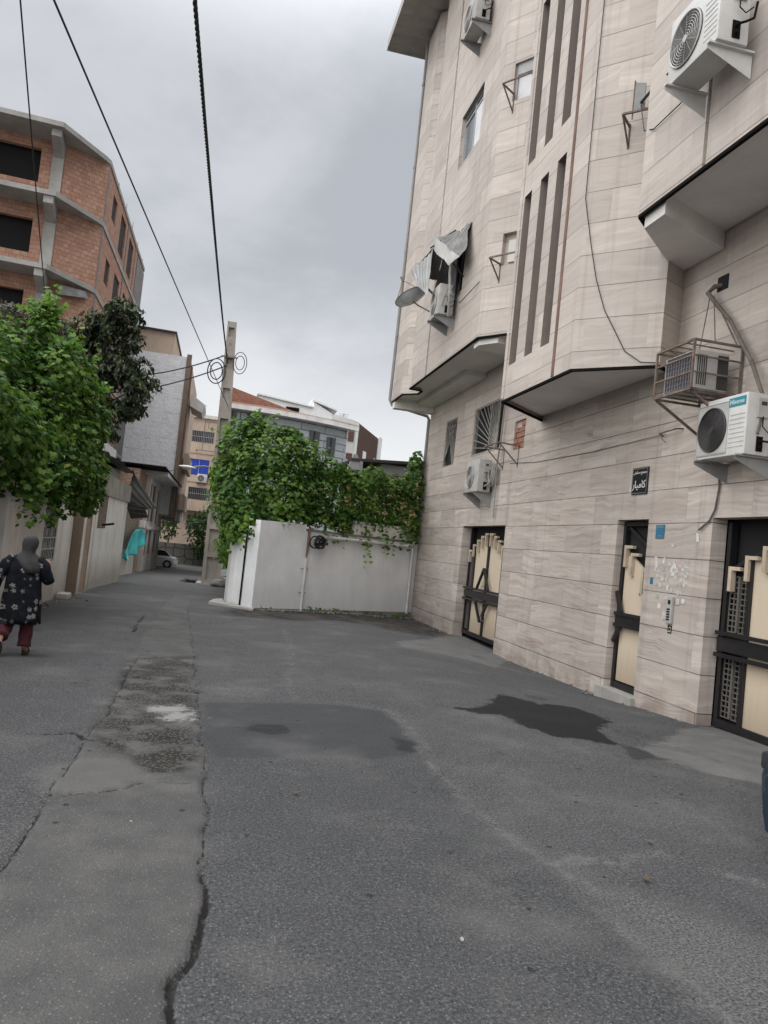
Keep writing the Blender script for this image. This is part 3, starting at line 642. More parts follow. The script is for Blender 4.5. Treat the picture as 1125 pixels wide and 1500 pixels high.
# window grilles on the first floor
def fan_grille():
    g = MB(); x = XF+.03; cy, cz = 17.62, 4.42
    for a in range(0, 15):
        th = R(90 + a*5.0 - 0.0); dy, dz = math.sin(R(a*6.43)), math.cos(R(a*6.43))
        k = min((19.38-cy)/dy if dy > 1e-4 else 99, (5.62-cz)/dz if dz > 1e-4 else 99)
        g.beam((x, cy, cz), (x, cy+dy*k, cz+dz*k), .018, .018)
    for (p, q) in (((17.22, 4.40), (19.4, 4.40)), ((17.22, 5.63), (19.4, 5.63)), ((19.39, 4.4), (19.39, 5.63)), ((17.62, 4.4), (17.62, 5.63)), ((17.24, 4.4), (17.24, 5.63))):
        g.beam((x, p[0], p[1]), (x, q[0], q[1]), .03, .03)
    return g
w_ = MB().box(XF+.10, 17.2, 4.37, XF+.12, 19.42, 5.65).build('grilled_window', M_void, apt)
fan_grille().build('grille', M_grille, w_)
for yy in (18.3, 19.36): MB().box(XF+.06, yy, 4.38, XF+.098, yy+.05, 5.64).build('frame_bar', M_alu, w_)
w_ = MB().box(XF+.085, 21.0, 4.3, XF+.1, 22.08, 5.7).build('grilled_window', M_void, apt)
g = MB(); x = XF+.025
for k in range(0, 12, 2):
    yb = 21.02 + k*.095
    g.beam((x, 22.06, 4.32+k*.02), (x, 22.06-(k*.095), 5.68), .013, .013) if k else None
    g.beam((x, 21.04+.02*k, 4.32), (x, min(22.06, 21.04+k*.09), 5.68), .013, .013)
for (p, q) in (((21.02, 4.32), (22.06, 4.32)), ((21.02, 5.68), (22.06, 5.68)), ((21.02, 4.32), (21.02, 5.68)), ((22.06, 4.32), (22.06, 5.68))): g.beam((x, *p), (x, *q), .03, .03)
g.build('grille', M_grille, w_)

# gates -----------------------------------------------------------------------------
def hook(mb, x, y, z, ln=.33, ret=.24):
    ret *= .9
    """beige inverted-L bar: drop bar on the far side, short return toward the near side"""
    mb.box(x-.04, y-.062, z-ln, x+.03, y, z); mb.box(x-.035, y-.062-ret, z-.05, x+.025, y-.063, z-.002)
def lattice(mb, x, ya, yb, za, zb, st=.075):
    k = ya
    while k <= yb+1e-4: mb.box(x, k-.008, za, x+.016, k+.008, zb); k += (yb-ya)/max(1, round((yb-ya)/st))
    nz = round((zb-za)/st)
    for i in range(nz+1): z = za+(zb-za)*i/nz; mb.box(x-.003, ya, z-.008, x+.013, yb, z+.008)
def arch(ya, yb, za, zmax, n=10):
    return [(ya+(yb-ya)*i/n, zmax-(zmax-za)*(((i/n)-.5)*2)**2) for i in range(n+1)]
def garage(ya, yb, zb, zt, x, name_label_z=None, full=True):
    g = MB().box(x+.12, ya-.25, zb, x+.14, yb+.25, zt+.1).build('garage_gate', M_void, apt)
    H = zt-zb; zm = zb+1.08; yc = (ya+yb)/2; lw = (yb-ya)*.15; pz = zt-.42
    fr = MB()
    for yy in (ya, yb-.07): fr.box(x-.02, yy, zb+.02, x+.08, yy+.07, zt)
    for yy in (ya+lw, yb-lw-.05, yc-.05): fr.box(x-.03, yy, zb+.02, x+.06, yy+(.10 if yy == yc-.05 else .06), pz if yy != yc-.05 else pz+.15)
    fr.box(x-.026, ya, zb+.02, x+.075, yb, zb+.12)
    fr.box(x-.06, ya, zm-.09, x+.05, yb, zm+.09)
    fr.beam((x-.075, ya, zm+.14), (x-.075, yb, zm+.14), .05, .05); fr.beam((x-.075, ya, zm-.14), (x-.075, yb, zm-.14), .05, .05)
    dq = .42
    for s in (-1, 1):
        fr.beam((x-.09, yc, zm+.68), (x-.09, yc+s*dq, zm+.16), .055, .055); fr.beam((x-.09, yc, zm-.62), (x-.09, yc+s*dq, zm-.16), .055, .055)
    pts = arch(ya+.05, yb-.05, pz-.2, pz+.22)
    for p, q in zip(pts[:-1], pts[1:]): fr.beam((x+.07, *p), (x+.07, *q), .06, .06)
    fr.build('gate_frame', M_black, g)
    for (a, b) in ((ya+lw+.06, yc-.05), (yc+.05, yb-lw-.05)):
        pn = MB(); n = 10
        top = [(a+(b-a)*i/n, pz+.10-(.34)*((((a+(b-a)*i/n)-yc)/(yb-ya)*2)**2)) for i in range(n+1)]
        pn.prism([(x+.01, a, zb+.12), (x+.01, b, zb+.12)] + [(x+.01, yy, zz) for yy, zz in reversed(top)], (.03, 0, 0))
        pn.build('gate_panel', M_beige, g)
    for (a, b) in ((ya+.08, ya+lw-.0), (yb-lw+.02, yb-.08)):
        lt = MB()
        for (za, zz) in ((zb+.16, zm-.17), (zm+.17, pz-.28)):
            mid = (a+b)/2; lattice(lt, x+.02, a, mid-.02, za, zz, .07); lattice(lt, x+.02, mid+.02, b, za, zz, .07)
            lt.box(x+.0, mid-.019, za, x+.05, mid+.019, zz)
        lt.build('lattice', M_lattice, g)
    hk = MB(); nh = 5
    for s in (-1, 1):
        for k in range(nh):
            f = (k+.6)/nh; yy = yc + s*f*(yb-ya)/2*.97 + (.04); zz = pz+.30-.52*f**1.6
            hook(hk, x-.03, yy, zz, .32, .17)
    hk.build('stepped_bars', M_beigebar, g)
    MB().tube([(x-.05, yc-.16, zm-.35), (x-.11, yc-.16, zm-.35), (x-.11, yc-.16, zm-.58), (x-.05, yc-.16, zm-.58)], .012, 8).build('handle', M_chrome, g)
    MB().disc((x-.032, yc+.10, zm+.24), (-1, 0, 0), .024, .012, 14).build('lock', M_chrome, g)
    return g
garage(16.5, 19.45, -.28, 2.5, XF+.24)
garage(5.75, 8.90, -.14, 2.52, XF+.22)
# entrance door
x = XF+.16; ya, yb, zb, zt = 10.5, 11.42, -.11, 2.55
dr = MB().box(x+.05, ya-.1, zb, x+.07, yb+.1, zt+.1).build('entrance_door', M_void, apt)
fr = MB()
for (p, q) in (((ya, zb), (ya+.075, zt)), ((yb-.075, zb), (yb, zt)), ): fr.box(x-.04, p[0], p[1], x+.04, q[0], q[1])
fr.box(x-.036, ya+.076, zb, x+.036, yb-.076, zb+.10); fr.box(x-.036, ya+.076, zt-.07, x+.036, yb-.076, zt)
fr.box(x-.06, ya, 0.90, x+.04, yb, 1.06); fr.beam((x-.075, ya+.02, 1.07), (x-.075, yb-.02, 1.07), .05); fr.beam((x-.075, ya+.02, .89), (x-.075, yb-.02, .89), .05)
fr.beam((x-.075, yb-.20, 1.09), (x-.075, yb-.03, 1.42), .055); fr.beam((x-.075, yb-.20, .87), (x-.075, yb-.03, .62), .055)
fr.box(x-.042, ya+.076, 0.7, x+.04, ya+.14, 1.8)
fr.beam((x+.03, ya, 2.05), (x+.03, yb-.1, 2.47), .06)
fr.build('door_frame', M_black, dr)
pn = MB(); pn.box(x-.012, ya+.14, zb+.12, x+.02, yb-.10, .89); pn.prism([(x-.012, ya+.10, 1.07), (x-.012, yb-.10, 1.07), (x-.012, yb-.10, 2.02), (x-.012, yb-.35, 1.98), (x-.012, ya+.25, 1.80), (x-.012, ya+.10, 1.70)], (.032, 0, 0))
pn.build('door_panel', M_beige, dr)
hk = MB(); hook(hk, x-.03, yb-.12, 2.17, .35, .2); hook(hk, x-.03, yb-.32, 2.05, .36, .2); hk.build('stepped_bars', M_beigebar, dr); hk = MB(); hook(hk, x-.03, yb-.68, 1.82, .4, .08)
hk.build('stepped_bars', M_beigebar, dr)
MB().disc((x-.014, 10.82, 1.42), (-1, 0, 0), .022, .006, 12).build('lock', M_blue, dr)
MB().tube([(x-.03, ya+.10, 1.12), (x-.09, ya+.10, 1.12), (x-.09, ya+.10, 1.36), (x-.03, ya+.10, 1.36)], .012, 8).build('handle', M_chrome, dr)

# downpipe at the far corner
dp = thing('downpipe', 'grey drain pipe running down the far corner of the travertine block', 'drain pipe', (XB, 24.1, 0))
m = MB(); m.tube([(XB-.02, 24.10, ZR), (XB-.03, 24.10, 12.0), (XB-.05, 24.10, 6.52), (XB+.03, 24.10, 6.36), (6.2, 24.12, 6.16), (6.27, 24.12, 6.05), (6.27, 24.12, -.3)], .052, 10); m.build('pipe', M_pipe, dp, True)
for zz in (17.0, 14.2, 11.4, 8.6): MB().tube([(XB-.03, 24.1, zz), (XB-.03, 24.1, zz+.07)], .062, 10).build('clamp', M_pipe, dp, True)
for zz in (4.6, 2.6, .7): MB().tube([(6.27, 24.12, zz), (6.27, 24.12, zz+.07)], .062, 10).build('clamp', M_pipe, dp, True)

# plaque, blue number plate, intercom, stickers
pq = tag(MB().bbox(XF-.025, 10.60, 2.96, XF-.002, 11.05, 3.38, .004).build('name_plaque', M_plaque), 'black stone name plaque with white Persian lettering above the entrance door', 'sign')
def face_left(y, z, d=0.03):        # text on the street face, read from the street: x -> -Y, y -> Z
    return Matrix(((0, 0, -1, XF-d), (-1, 0, 0, y), (0, 1, 0, z), (0, 0, 0, 1)))
text_mb('\u0631\uFE8E\uFBFF\uFEE3\uFE8E\uFB90', .165, face_left(10.83, 3.11, .027), .002).build('lettering', M_white, pq)
text_mb('\uFEF0\uFEE7\uFEEE\uFB90\uFEB4\uFEE3 \uFECA\uFEE4\uFE98\uFEA0\uFEE3', .062, face_left(10.82, 3.305, .027), .002).build('lettering', M_white, pq)
m = MB()
for (a, b, c, d_) in ((10.615, 11.035, 2.975, 2.982), (10.615, 11.035, 3.358, 3.365), (10.615, 10.622, 2.983, 3.357), (11.028, 11.035, 2.983, 3.357)): m.box(XF-.0268, a, c, XF-.0245, b, d_)
m.build('border_line', M_greymet, pq)
bp = tag(MB().bbox(XF-.012, 10.05, 2.28, XF-.001, 10.27, 2.48, .003).build('number_plate', M_blue), 'small faded blue square plate on the stone beside the entrance door', 'plate')
m = MB(); m.box(XF-.0135, 10.08, 2.44, XF-.0115, 10.24, 2.452); m.box(XF-.0135, 10.10, 2.31, XF-.0115, 10.2, 2.32); m.build('faded_line', M_greymet, bp)
ic = tag(MB().bbox(XF-.045, 9.66, 1.08, XF-.002, 9.79, 1.46, .01).build('intercom', M_acgrey), 'silver door intercom with a column of buttons under the stickers', 'intercom')
MB().bbox(XF-.049, 9.69, 1.35, XF-.044, 9.75, 1.41, .003).build('camera_lens', M_plaque, ic)
for k in range(5): MB().bbox(XF-.052, 9.69, 1.125+k*.036, XF-.044, 9.76, 1.148+k*.036, .003).build('button', M_plaque, ic)
m = MB()
for (a, b, c, d_) in ((-.05, .05, .10, .12), (-.05, -.03, .0, .1), (.03, .05, .02, .1), (-.01, .01, .03, .08), (-.04, .05, -.02, .0)): m.box(XF-.004, 9.72+a, .96+c*.8, XF-.001, 9.72+b, .96+d_*.8)
tag(m.build('stencil_mark', M_edge), 'small black stencilled mark on the stone just under the intercom', 'mark')
M_paper2 = mat('greyed_paper', color=(0.50, 0.465, 0.43), rough=.85, var=.35, vscale=50)
random.seed(11)
spots = []
for k in range(52):
    spots.append((random.uniform(9.38, 10.22), random.uniform(1.52, 1.98), random.uniform(.04, .085), random.uniform(.035, .08)))
spots += [(10.02, 1.30, .08, .08), (9.86, 1.44, .1, .06), (10.1, 1.44, .07, .05), (9.58, 1.40, .08, .09), (9.46, 1.42, .08, .07), (9.88, 1.18, .12, .12), (9.98, 2.02, .06, .06), (9.82, 2.18, .08, .06), (9.25, 2.3, .06, .13), (8.99, 1.58, .02, .02)][:-1]
for i, (yy, zz, a, b) in enumerate(spots):
    an = random.uniform(-.25, .25); c, s = math.cos(an), math.sin(an); pts = []
    for (p, q) in ((-a/2, -b/2), (a/2, -b/2), (a/2*random.uniform(.6, 1), b/2), (-a/2, b/2*random.uniform(.6, 1))): pts.append((XF-.0012-.00008*i, yy+p*c-q*s, zz+p*s+q*c))
    tag(MB().prism(pts, (-.0014, 0, 0)).build('sticker', (M_paper, M_paper2, M_acgrey, M_paper2)[i % 4]), 'small worn paper sticker on the stone wall around the intercom', 'sticker', 'paper stickers around the intercom')
st = MB().box(XF-.0045, 10.245, 1.60, XF-.001, 10.32, 1.70).build('sticker', M_blue); tag(st, 'blue and white paper sticker at the edge of the entrance door reveal', 'sticker', 'paper stickers around the intercom')
# ------------------------------------------------------------------ things fixed to the stone facade
RW = R(-90)                      # local front (-y) -> street (-X), local +x -> toward camera (-Y)
def condenser(name, label, w, h, d, M, fan_r, fan_x, logo=None, vents=True, brk=.30, brk_m=None, fan_c=None, tilt=0, group=None, dark=False):
    t = thing(name, label, 'air conditioner', (0, 0, 0), group)
    cs = MB().bbox(-w/2, -d, 0, w/2, 0, h, .018)
    c = cs.build('casing', M, t, True)
    cz = h*.48
    if dark: MB().bbox(fan_x-fan_r*1.12, -d-.006, cz-fan_r*1.18, fan_x+fan_r*1.12, -d+.01, cz+fan_r*1.18, .02).build('fan_panel', M_acgrey, c)
    m = MB().disc((fan_x, -d-.001, cz), (0, -1, 0), fan_r*1.04, .008, 36); m.build('fan_opening', M_acdark, c)
    fb = MB()
    for k in range(5):
        a = k*2*math.pi/5; p = []
        for (rr, da) in ((.25, 0), (.95, .25), (.95, .75), (.25, .5)): p.append((fan_x+fan_r*rr*math.cos(a+da), -d-.009, cz+fan_r*rr*math.sin(a+da)))
        fb.prism(p, (0, -.003, 0))
    fb.disc((fan_x, -d-.007, cz), (0, -1, 0), fan_r*.2, .008, 16); fb.build('fan', fan_c or M_acdark, c)
    g = MB()
    for k in range(1, 11):
        rr = fan_r*(k/10); pts = [(fan_x+rr*math.cos(q*2*math.pi/40), -d-.016, cz+rr*math.sin(q*2*math.pi/40)) for q in range(41)]
        g.tube(pts, .0035 if k < 10 else .011, 5, False)
    for k in range(12):
        a = k*math.pi/6; g.beam((fan_x+.04*math.cos(a), -d-.014, cz+.04*math.sin(a)), (fan_x+fan_r*math.cos(a), -d-.014, cz+fan_r*math.sin(a)), .004)
    g.disc((fan_x, -d-.012, cz), (0, -1, 0), fan_r*.14, .010, 20); g.build('fan_guard', M_acdark if dark else M_acgrey, c)
    xr = fan_x+fan_r*1.12
    if vents and w/2-xr > .1:
        v = MB()
        for k in range(8):
            z = h*.13 + k*h*.075; v.box(xr+.02, -d-.004, z, w/2-.03, -d+.002, z+.008)
        v.build('louvre_line', M_acgrey, c)
    if logo:
        lb = MB().box(xr-.01, -d-.005, h*.80, w/2-.03, -d+.002, h*.945).build('label', M_teal, c)
        text_mb(logo, .082, Matrix(((1, 0, 0, (xr-.01+w/2-.03)/2), (0, 0, -1, -d-.0065), (0, 1, 0, h*.872), (0, 0, 0, 1))), .001).build('lettering', M_white, lb)
    sc = MB().bbox(w/2-.001, -d*.62, h*.60, w/2+.028, -d*.16, h*.92, .008).build('terminal_cover', M_acgrey, c)
    MB().box(w/2+.027, -d*.5, h*.80, w/2+.031, -d*.28, h*.86).build('handle_recess', M_acdark, sc)
    vl = MB(); vl.tube([(w/2, -d*.45, h*.22), (w/2+.06, -d*.45, h*.22)], .018, 8); vl.tube([(w/2, -d*.45, h*.12), (w/2+.06, -d*.45, h*.12)], .018, 8); vl.box(w/2, -d*.55, h*.06, w/2+.012, -d*.3, h*.30)
    vl.tube([(w/2+.05, -d*.45, h*.22), (w/2+.12, -d*.35, h*.2), (w/2+.1, -.02, h*.3), (w/2+.08, .02, h*.55)], .013, 8)
    vl.tube([(w/2+.03, -d*.4, h*.62), (w/2+.05, -d*.45, h*.45), (w/2+.08, -d*.3, h*.36), (w/2+.05, .0, h*.5)], .007, 6)
    vl.build('valve', M_edge, c, True)
    for s in (-1, 1):
        b = MB(); x = s*(w/2-.07)
        b.prism([(x-.015, .12, -.02), (x-.015, -d-.06, -.02), (x-.015, -d-.06, -.06), (x-.015, .12, -brk)], (.004, 0, 0))
        b.box(x-.02, -d-.06, -.022, x+.03, .12, -.002); b.build('bracket', brk_m or M_galv, t)
    return t
def put(t, x, y, z, rz=RW): t.location = (x, y, z); t.rotation_euler = (0, 0, rz)
put(condenser('air_conditioner', 'large pale condenser with round fan high on the nearest upper bay', .92, .78, .36, M_acwhite, .29, -.13, brk=.28, brk_m=M_acwhite, vents=True), 4.80, 7.37, 7.31)
put(condenser('air_conditioner', 'white condenser with a teal label and dark fan beside the near garage gate', .93, .74, .33, M_acwhite, .27, -.165, 'Hisense', brk=.26, dark=True), 6.19, 8.33, 3.25)
put(condenser('air_conditioner', 'grey aged condenser mounted low between the fan grille and the far garage gate', .90, .78, .33, M_acgrey, .27, -.14, brk=.40), 6.22, 17.93, 3.32)
tw = condenser('air_conditioner', 'grey condenser under the torn metal awning on the far bay', .72, .74, .38, M_acgrey, .25, -.08, brk=.34)
put(tw, 4.86, 17.85, 7.42)
put(condenser('air_conditioner', 'condenser cut by the top edge of the photo under the roof eave', .95, .75, .36, M_acgrey, .28, -.14, brk=.34), 4.86, 17.35, 14.35)
# thick lagged pipe from a hole in the wall down to the white condenser
t = thing('refrigerant_pipe', 'thick grey lagged pipe bent from a wall hole down to the white condenser', 'pipe', (6.25, 9.2, 5.7))
MB().tube([(6.32, 9.18, 5.76), (6.22, 9.24, 5.74), (6.17, 9.30, 5.66), (6.18, 9.12, 5.47), (6.2, 8.8, 5.14), (6.2, 8.54, 4.79), (6.2, 8.3, 4.47), (6.15, 8.05, 4.1), (6.12, 7.9, 3.9), (6.0, 7.84, 3.5)], [.034, .034, .032, .03, .028, .028, .028, .027, .02, .015], 10).build('lagging', M_lagbrown, t, True)
MB().box(6.285, 9.05, 5.68, 6.315, 9.27, 5.88).build('wall_hole', M_void, t)
MB().tube([(6.27, 8.88, 3.2), (6.275, 8.85, 2.95), (6.275, 8.90, 2.66), (6.275, 9.0, 2.52), (6.27, 9.2, 2.40)],   .014, 8).build('drain_hose', M_lagbrown, t, True)
# lagging on the other condensers
t = thing('refrigerant_pipe', 'dark coil of lagged pipes behind the low grey condenser', 'pipe', (6.25, 17.3, 3.7))
m = MB()
for k in range(3):
    rr = .26-.05*k; m.tube([(6.18-.03*k, 17.28+rr*.55*math.cos(a), 3.72+rr*math.sin(a)) for a in [q*2*math.pi/24 for q in range(25)]], .022, 7, False)
m.tube([(6.22, 17.0, 5.4), (6.22, 17.05, 4.6), (6.2, 17.1, 4.0), (6.1, 17.25, 3.5), (6.05, 17.42, 3.45)], .022, 8); m.tube([(6.2, 17.1, 4.0), (6.23, 17.12, 3.2), (6.24, 17.12, 2.7)], .016, 8)
m.build('lagging', M_pipe, t, True)
t = thing('refrigerant_pipe', 'pale lagged pipes curving beside the condenser on the far bay', 'pipe', (4.9, 17.3, 8))
m = MB(); m.tube([(4.93, 16.9, 9.5), (4.8, 17.05, 9.3), (4.62, 17.2, 8.9), (4.6, 17.15, 8.3), (4.62, 17.05, 7.8), (4.7, 17.3, 7.35), (4.75, 17.45, 7.55)], .035, 9); m.tube([(4.62, 17.1, 8.1), (4.55, 17.25, 7.75), (4.56, 17.44, 7.6)], .018, 8)
m.build('lagging', M_pipewrap, t, True)
tag(MB().tube([(4.6, 17.1, 7.8), (4.75, 16.6, 7.45), (4.95, 15.9, 7.75), (5.1, 15.55, 8.0), (5.2, 15.3, 7.95)], .010, 6).build('cable', M_wire, None, True), 'thin black cable looping from the condenser to the empty bracket on the far bay', 'cable')

# empty brackets
def empty_bracket(label, wallpts, tip_off, M=M_rustmet, arm=.03, second=None):
    """wallpts: two points on the wall (top anchors), tip_off: vector out; feet .45 below"""
    a, b = Vector(wallpts[0]), Vector(wallpts[1]); o = Vector(tip_off); t = thing('empty_bracket', label, 'bracket', a)
    for p in (a, b):
        m = MB(); m.beam(p, p+o, arm); m.beam(p+o*.97, p+Vector((0, 0, -o.length*.85)), arm*.8); m.beam(p+Vector((0, 0, .04)), p+Vector((0, 0, -o.length*.95)), arm*.8); m.build('side_frame', M, t)
    MB().beam(a+o, b+o, arm).build('cross_bar', M, t)
    return t
nC = Vector((-(15.66-14.55), -(5.75-4.95), 0)).normalized()
pC = lambda u, z: Vector((XB, 15.66, z)) + (Vector((5.75, 14.55, 0))-Vector((XB, 15.66, 0))).normalized()*u
empty_bracket('empty rusty bracket below the lower small window of the far bay', (pC(.42, 7.98), pC(1.1, 7.98)), nC*.42)
empty_bracket('empty rusty bracket below the upper small window of the far bay', (pC(.34, 11.75), pC(1.05, 11.75)), nC*.45)
empty_bracket('empty rusty bracket on the wall between fan grille and bricked vent', ((6.3, 16.95, 4.3), (6.3, 16.05, 4.3)), (-.5, 0, .02))
nB = Vector((-(10.82-9.87), -(5.87-4.95), 0)).normalized(); uB = (Vector((5.87, 9.87, 0))-Vector((XB, 10.82, 0))).normalized()
eb = empty_bracket('rusty bracket with a small antenna on the angled side of the stair bay', (Vector((5.35, 10.40, 8.42)), Vector((5.8, 9.94, 8.42))), nB*.36)
MB().prism([Vector((5.2, 10.05, 8.45)), Vector((5.32, 9.95, 8.45)), Vector((5.3, 9.93, 8.82)), Vector((5.19, 10.02, 8.85))], (.02, .02, 0)).build('antenna_plate', M_galv, eb)
MB().tube([(5.2, 10.06, 8.32), (5.2, 10.06, 8.9)], .012, 6).build('antenna_mast', M_rustmet, eb)
m = MB(); m.tube([(5.28, 9.98, 8.55), (5.1, 9.3, 8.35), (4.93, 8.6, 8.1), (4.85, 7.9, 7.75), (4.84, 7.6, 7.45)], .022, 7)
tag(m.build('cable', M_wire, None, True), 'thick black cable from the bracket on the stair bay to the large condenser', 'cable')
m = MB(); m.tube([(5.28, 9.98, 8.5), (5.0, 9.3, 7.7), (4.92, 8.9, 7.5), (4.91, 8.3, 7.5), (4.88, 7.7, 7.55), (4.86, 7.5, 7.5)], .008, 6)
tag(m.build('cable', M_wire, None, True), 'thin black cable sagging in a loop under the large condenser', 'cable')
W = [(4.935, 10.80, 12.0), (4.932, 10.81, 9.2), (4.932, 10.81, 7.4), (5.04, 10.69, 6.64), (5.13, 10.60, 6.1), (5.25, 10.48, 5.61), (5.38, 10.35, 5.28), (5.5, 10.22, 4.96), (5.67, 10.04, 4.78), (5.86, 9.855, 4.76)]
tag(MB().tube(W, .007, 6).build('cable', M_wire, None, True), 'thin black wire hanging down the angled side of the stair bay', 'cable')
t = thing('clothes_line_hook', 'small metal hook holding a line on the wall below the caged unit', 'hook', (6.28, 10.1, 3.83))
m = MB(); m.tube([(6.3, 9.81, 3.86), (6.2, 9.83, 3.85), (6.2, 10.25, 3.83), (6.28, 10.27, 3.80)], .013, 6); m.tube([(6.2, 10.2, 3.84), (6.22, 10.22, 3.76), (6.25, 10.16, 3.70)], .008, 5); m.build('hook', M_rustmet, t, True)
MB().tube([(6.27, 10.2, 3.83), (6.285, 12.5, 3.80), (6.29, 15, 3.84), (6.29, 16.5, 3.95)], .005, 5).build('line', M_wire, t, True)

# caged window unit
cg = thing('air_conditioner_cage', 'rusty angle iron cage bracketed to the wall above the white condenser', 'cage', (6.3, 9.0, 4.1))
X0, X1, Y0, Y1, Z0, Z1 = 5.58, 6.29, 8.60, 9.44, 4.12, 4.75
m = MB(); b = .028
for z in (Z0, Z1):
    m.beam((X0, Y0, z), (X0, Y1, z), b); m.beam((X0, Y0, z), (X1, Y0, z), b); m.beam((X0, Y1, z), (X1, Y1, z), b)
for (xx, yy) in ((X0, Y0), (X0, Y1), (X1-.02, Y0), (X1-.02, Y1)): m.beam((xx, yy, Z0), (xx, yy, Z1), b)
m.build('frame', M_rustmet, cg)
m = MB()
for z in (Z0+.22, Z0+.43): m.beam((X0, Y0, z), (X0, Y1, z), .024); m.beam((X0, Y0, z), (X1, Y0, z), .02)
for k in range(1, 4): m.beam((X0, Y0+(Y1-Y0)*k/4, Z1), (X1, Y0+(Y1-Y0)*k/4, Z1), .016); m.beam((X0, Y0+(Y1-Y0)*k/4, Z0), (X1, Y0+(Y1-Y0)*k/4, Z0), .02)
m.build('bar', M_rustmet, cg)
m = MB()
for yy in (Y0+.03, Y1-.03): m.beam((X0+.02, yy, Z0-.02), (6.29, yy, Z0-.42), .03)
m.build('stay', M_rustmet, cg)
m = MB(); m.tube([(6.2, 9.28, 5.66), (X0+.4, 9.1, Z1)], .008, 5); m.tube([(6.2, 9.2, 5.6), (X0+.3, 8.62, Z1)], .008, 5); m.tube([(6.2, 9.1, 5.45), (X1-.1, 8.6, Z1)], .012, 5); m.build('hanging_wire', M_rustmet, cg)
wu = thing('window_unit', 'old window air conditioner with dark honeycomb coil sitting in the cage', 'air conditioner', (6.0, 9.05, 4.14))
c = MB().bbox(X0+.07, Y0+.06, Z0+.03, X1-.16, Y1-.10, Z1-.10, .012).build('casing', M_acgrey, wu, True)
m = MB().box(X0+.062, Y0+.10, Z0+.06, X0+.07, Y1-.14, Z1-.18); m.build('coil', mat('coil_dark', color=(0.045, 0.043, 0.06), rough=0.5, var=.3, vscale=30), c)
m = MB()
for k in range(11): m.box(X0+.056, Y0+.10+k*.0595, Z0+.06, X0+.0615, Y0+.1032+k*.0595, Z1-.18)
for k in range(7): m.box(X0+.055, Y0+.10, Z0+.06+k*.064, X0+.0605, Y1-.14, Z0+.0625+k*.064)
m.build('coil_grid', M_acgrey, c)
MB().box(X0+.058, Y0+.12, Z1-.16, X0+.071, Y1-.16, Z1-.12).build('slot', M_acdark, c)
m = MB()
for k in range(5): m.box(X0+.10+k*.03, Y0+.052, Z0+.08, X0+.112+k*.03, Y0+.061, Z1-.16)
m.build('side_slot', M_acdark, c)
MB().box(X1-.32, Y0+.05, Z0+.05, X1-.17, Y0+.061, Z1-.14).build('side_opening', M_acdark, c)

# torn awning over the far bay window
aw = thing('torn_awning', 'torn grey sheet metal awning hanging over the far bay window', 'awning', (XB, 17.8, 9.2))
def sheet(pts, nu, nv, amp, ridges, seed):
    """bilinear patch a,b,c,d with corrugation and dents, solid 8 mm"""
    a, b, c, d = [Vector(p) for p in pts]; m = MB(); nrm = (b-a).cross(d-a).normalized(); G = []
    for i in range(nu+1):
        for j in range(nv+1):
            u, v = i/nu, j/nv; p = (a*(1-u)+b*u)*(1-v)+(d*(1-u)+c*u)*v
            k = amp*math.sin(u*ridges*2*math.pi)+.13*mnoise.noise(p*1.6+Vector((seed, 0, 0)))+.03*mnoise.noise(p*5+Vector((0, seed, 0)))*v
            G.append(p+nrm*k)
    top = [g+nrm*.008 for g in G]; N = (nu+1)*(nv+1)
    fs = []
    for i in range(nu):
        for j in range(nv):
            q = (i*(nv+1)+j, (i+1)*(nv+1)+j, (i+1)*(nv+1)+j+1, i*(nv+1)+j+1); fs.append(q); fs.append(tuple(N+k for k in reversed(q)))
    m.add(G+top, fs); return m
sheet([(4.94, 16.95, 9.5), (4.94, 18.45, 9.85), (4.42, 18.2, 9.55), (4.55, 16.35, 8.42)], 28, 8, .022, 9, 1).build('roof_sheet', M_awn, aw, True)
sheet([(4.56, 16.36, 8.42), (4.42, 18.2, 9.56), (4.34, 18.15, 9.22), (4.50, 16.8, 8.33)], 20, 4, .008, 5, 4).build('fascia_sheet', M_acgrey, aw, True)
sheet([(4.36, 18.2, 9.24), (4.10, 19.1, 8.86), (4.16, 18.5, 8.35), (4.22, 17.75, 7.9)], 24, 4, .012, 6, 6).build('fascia_sheet', M_galv, aw, True)
sheet([(4.36, 18.25, 9.25), (4.93, 19.3, 9.75), (4.93, 19.4, 8.9), (4.12, 19.12, 8.9)], 20, 8, .018, 8, 9).build('roof_sheet', M_awn, aw, True)
for p, q in (((4.94, 18.3, 9.85), (4.3, 18.1, 9.2)), ((4.94, 17.2, 8.3), (4.5, 16.7, 8.4)), ((4.94, 19.2, 8.3), (4.14, 19.0, 8.85)), ((4.93, 17.3, 9.3), (4.9, 17.35, 7.9))): MB().beam(p, q, .035).build('awning_rod', M_darksheet, aw)
sheet([(4.92, 17.25, 9.5), (4.92, 19.1, 9.6), (4.75, 19.0, 8.1), (4.8, 17.3, 8.0)], 16, 10, .02, 8, 12).build('inner_sheet', M_darksheet, aw, True)

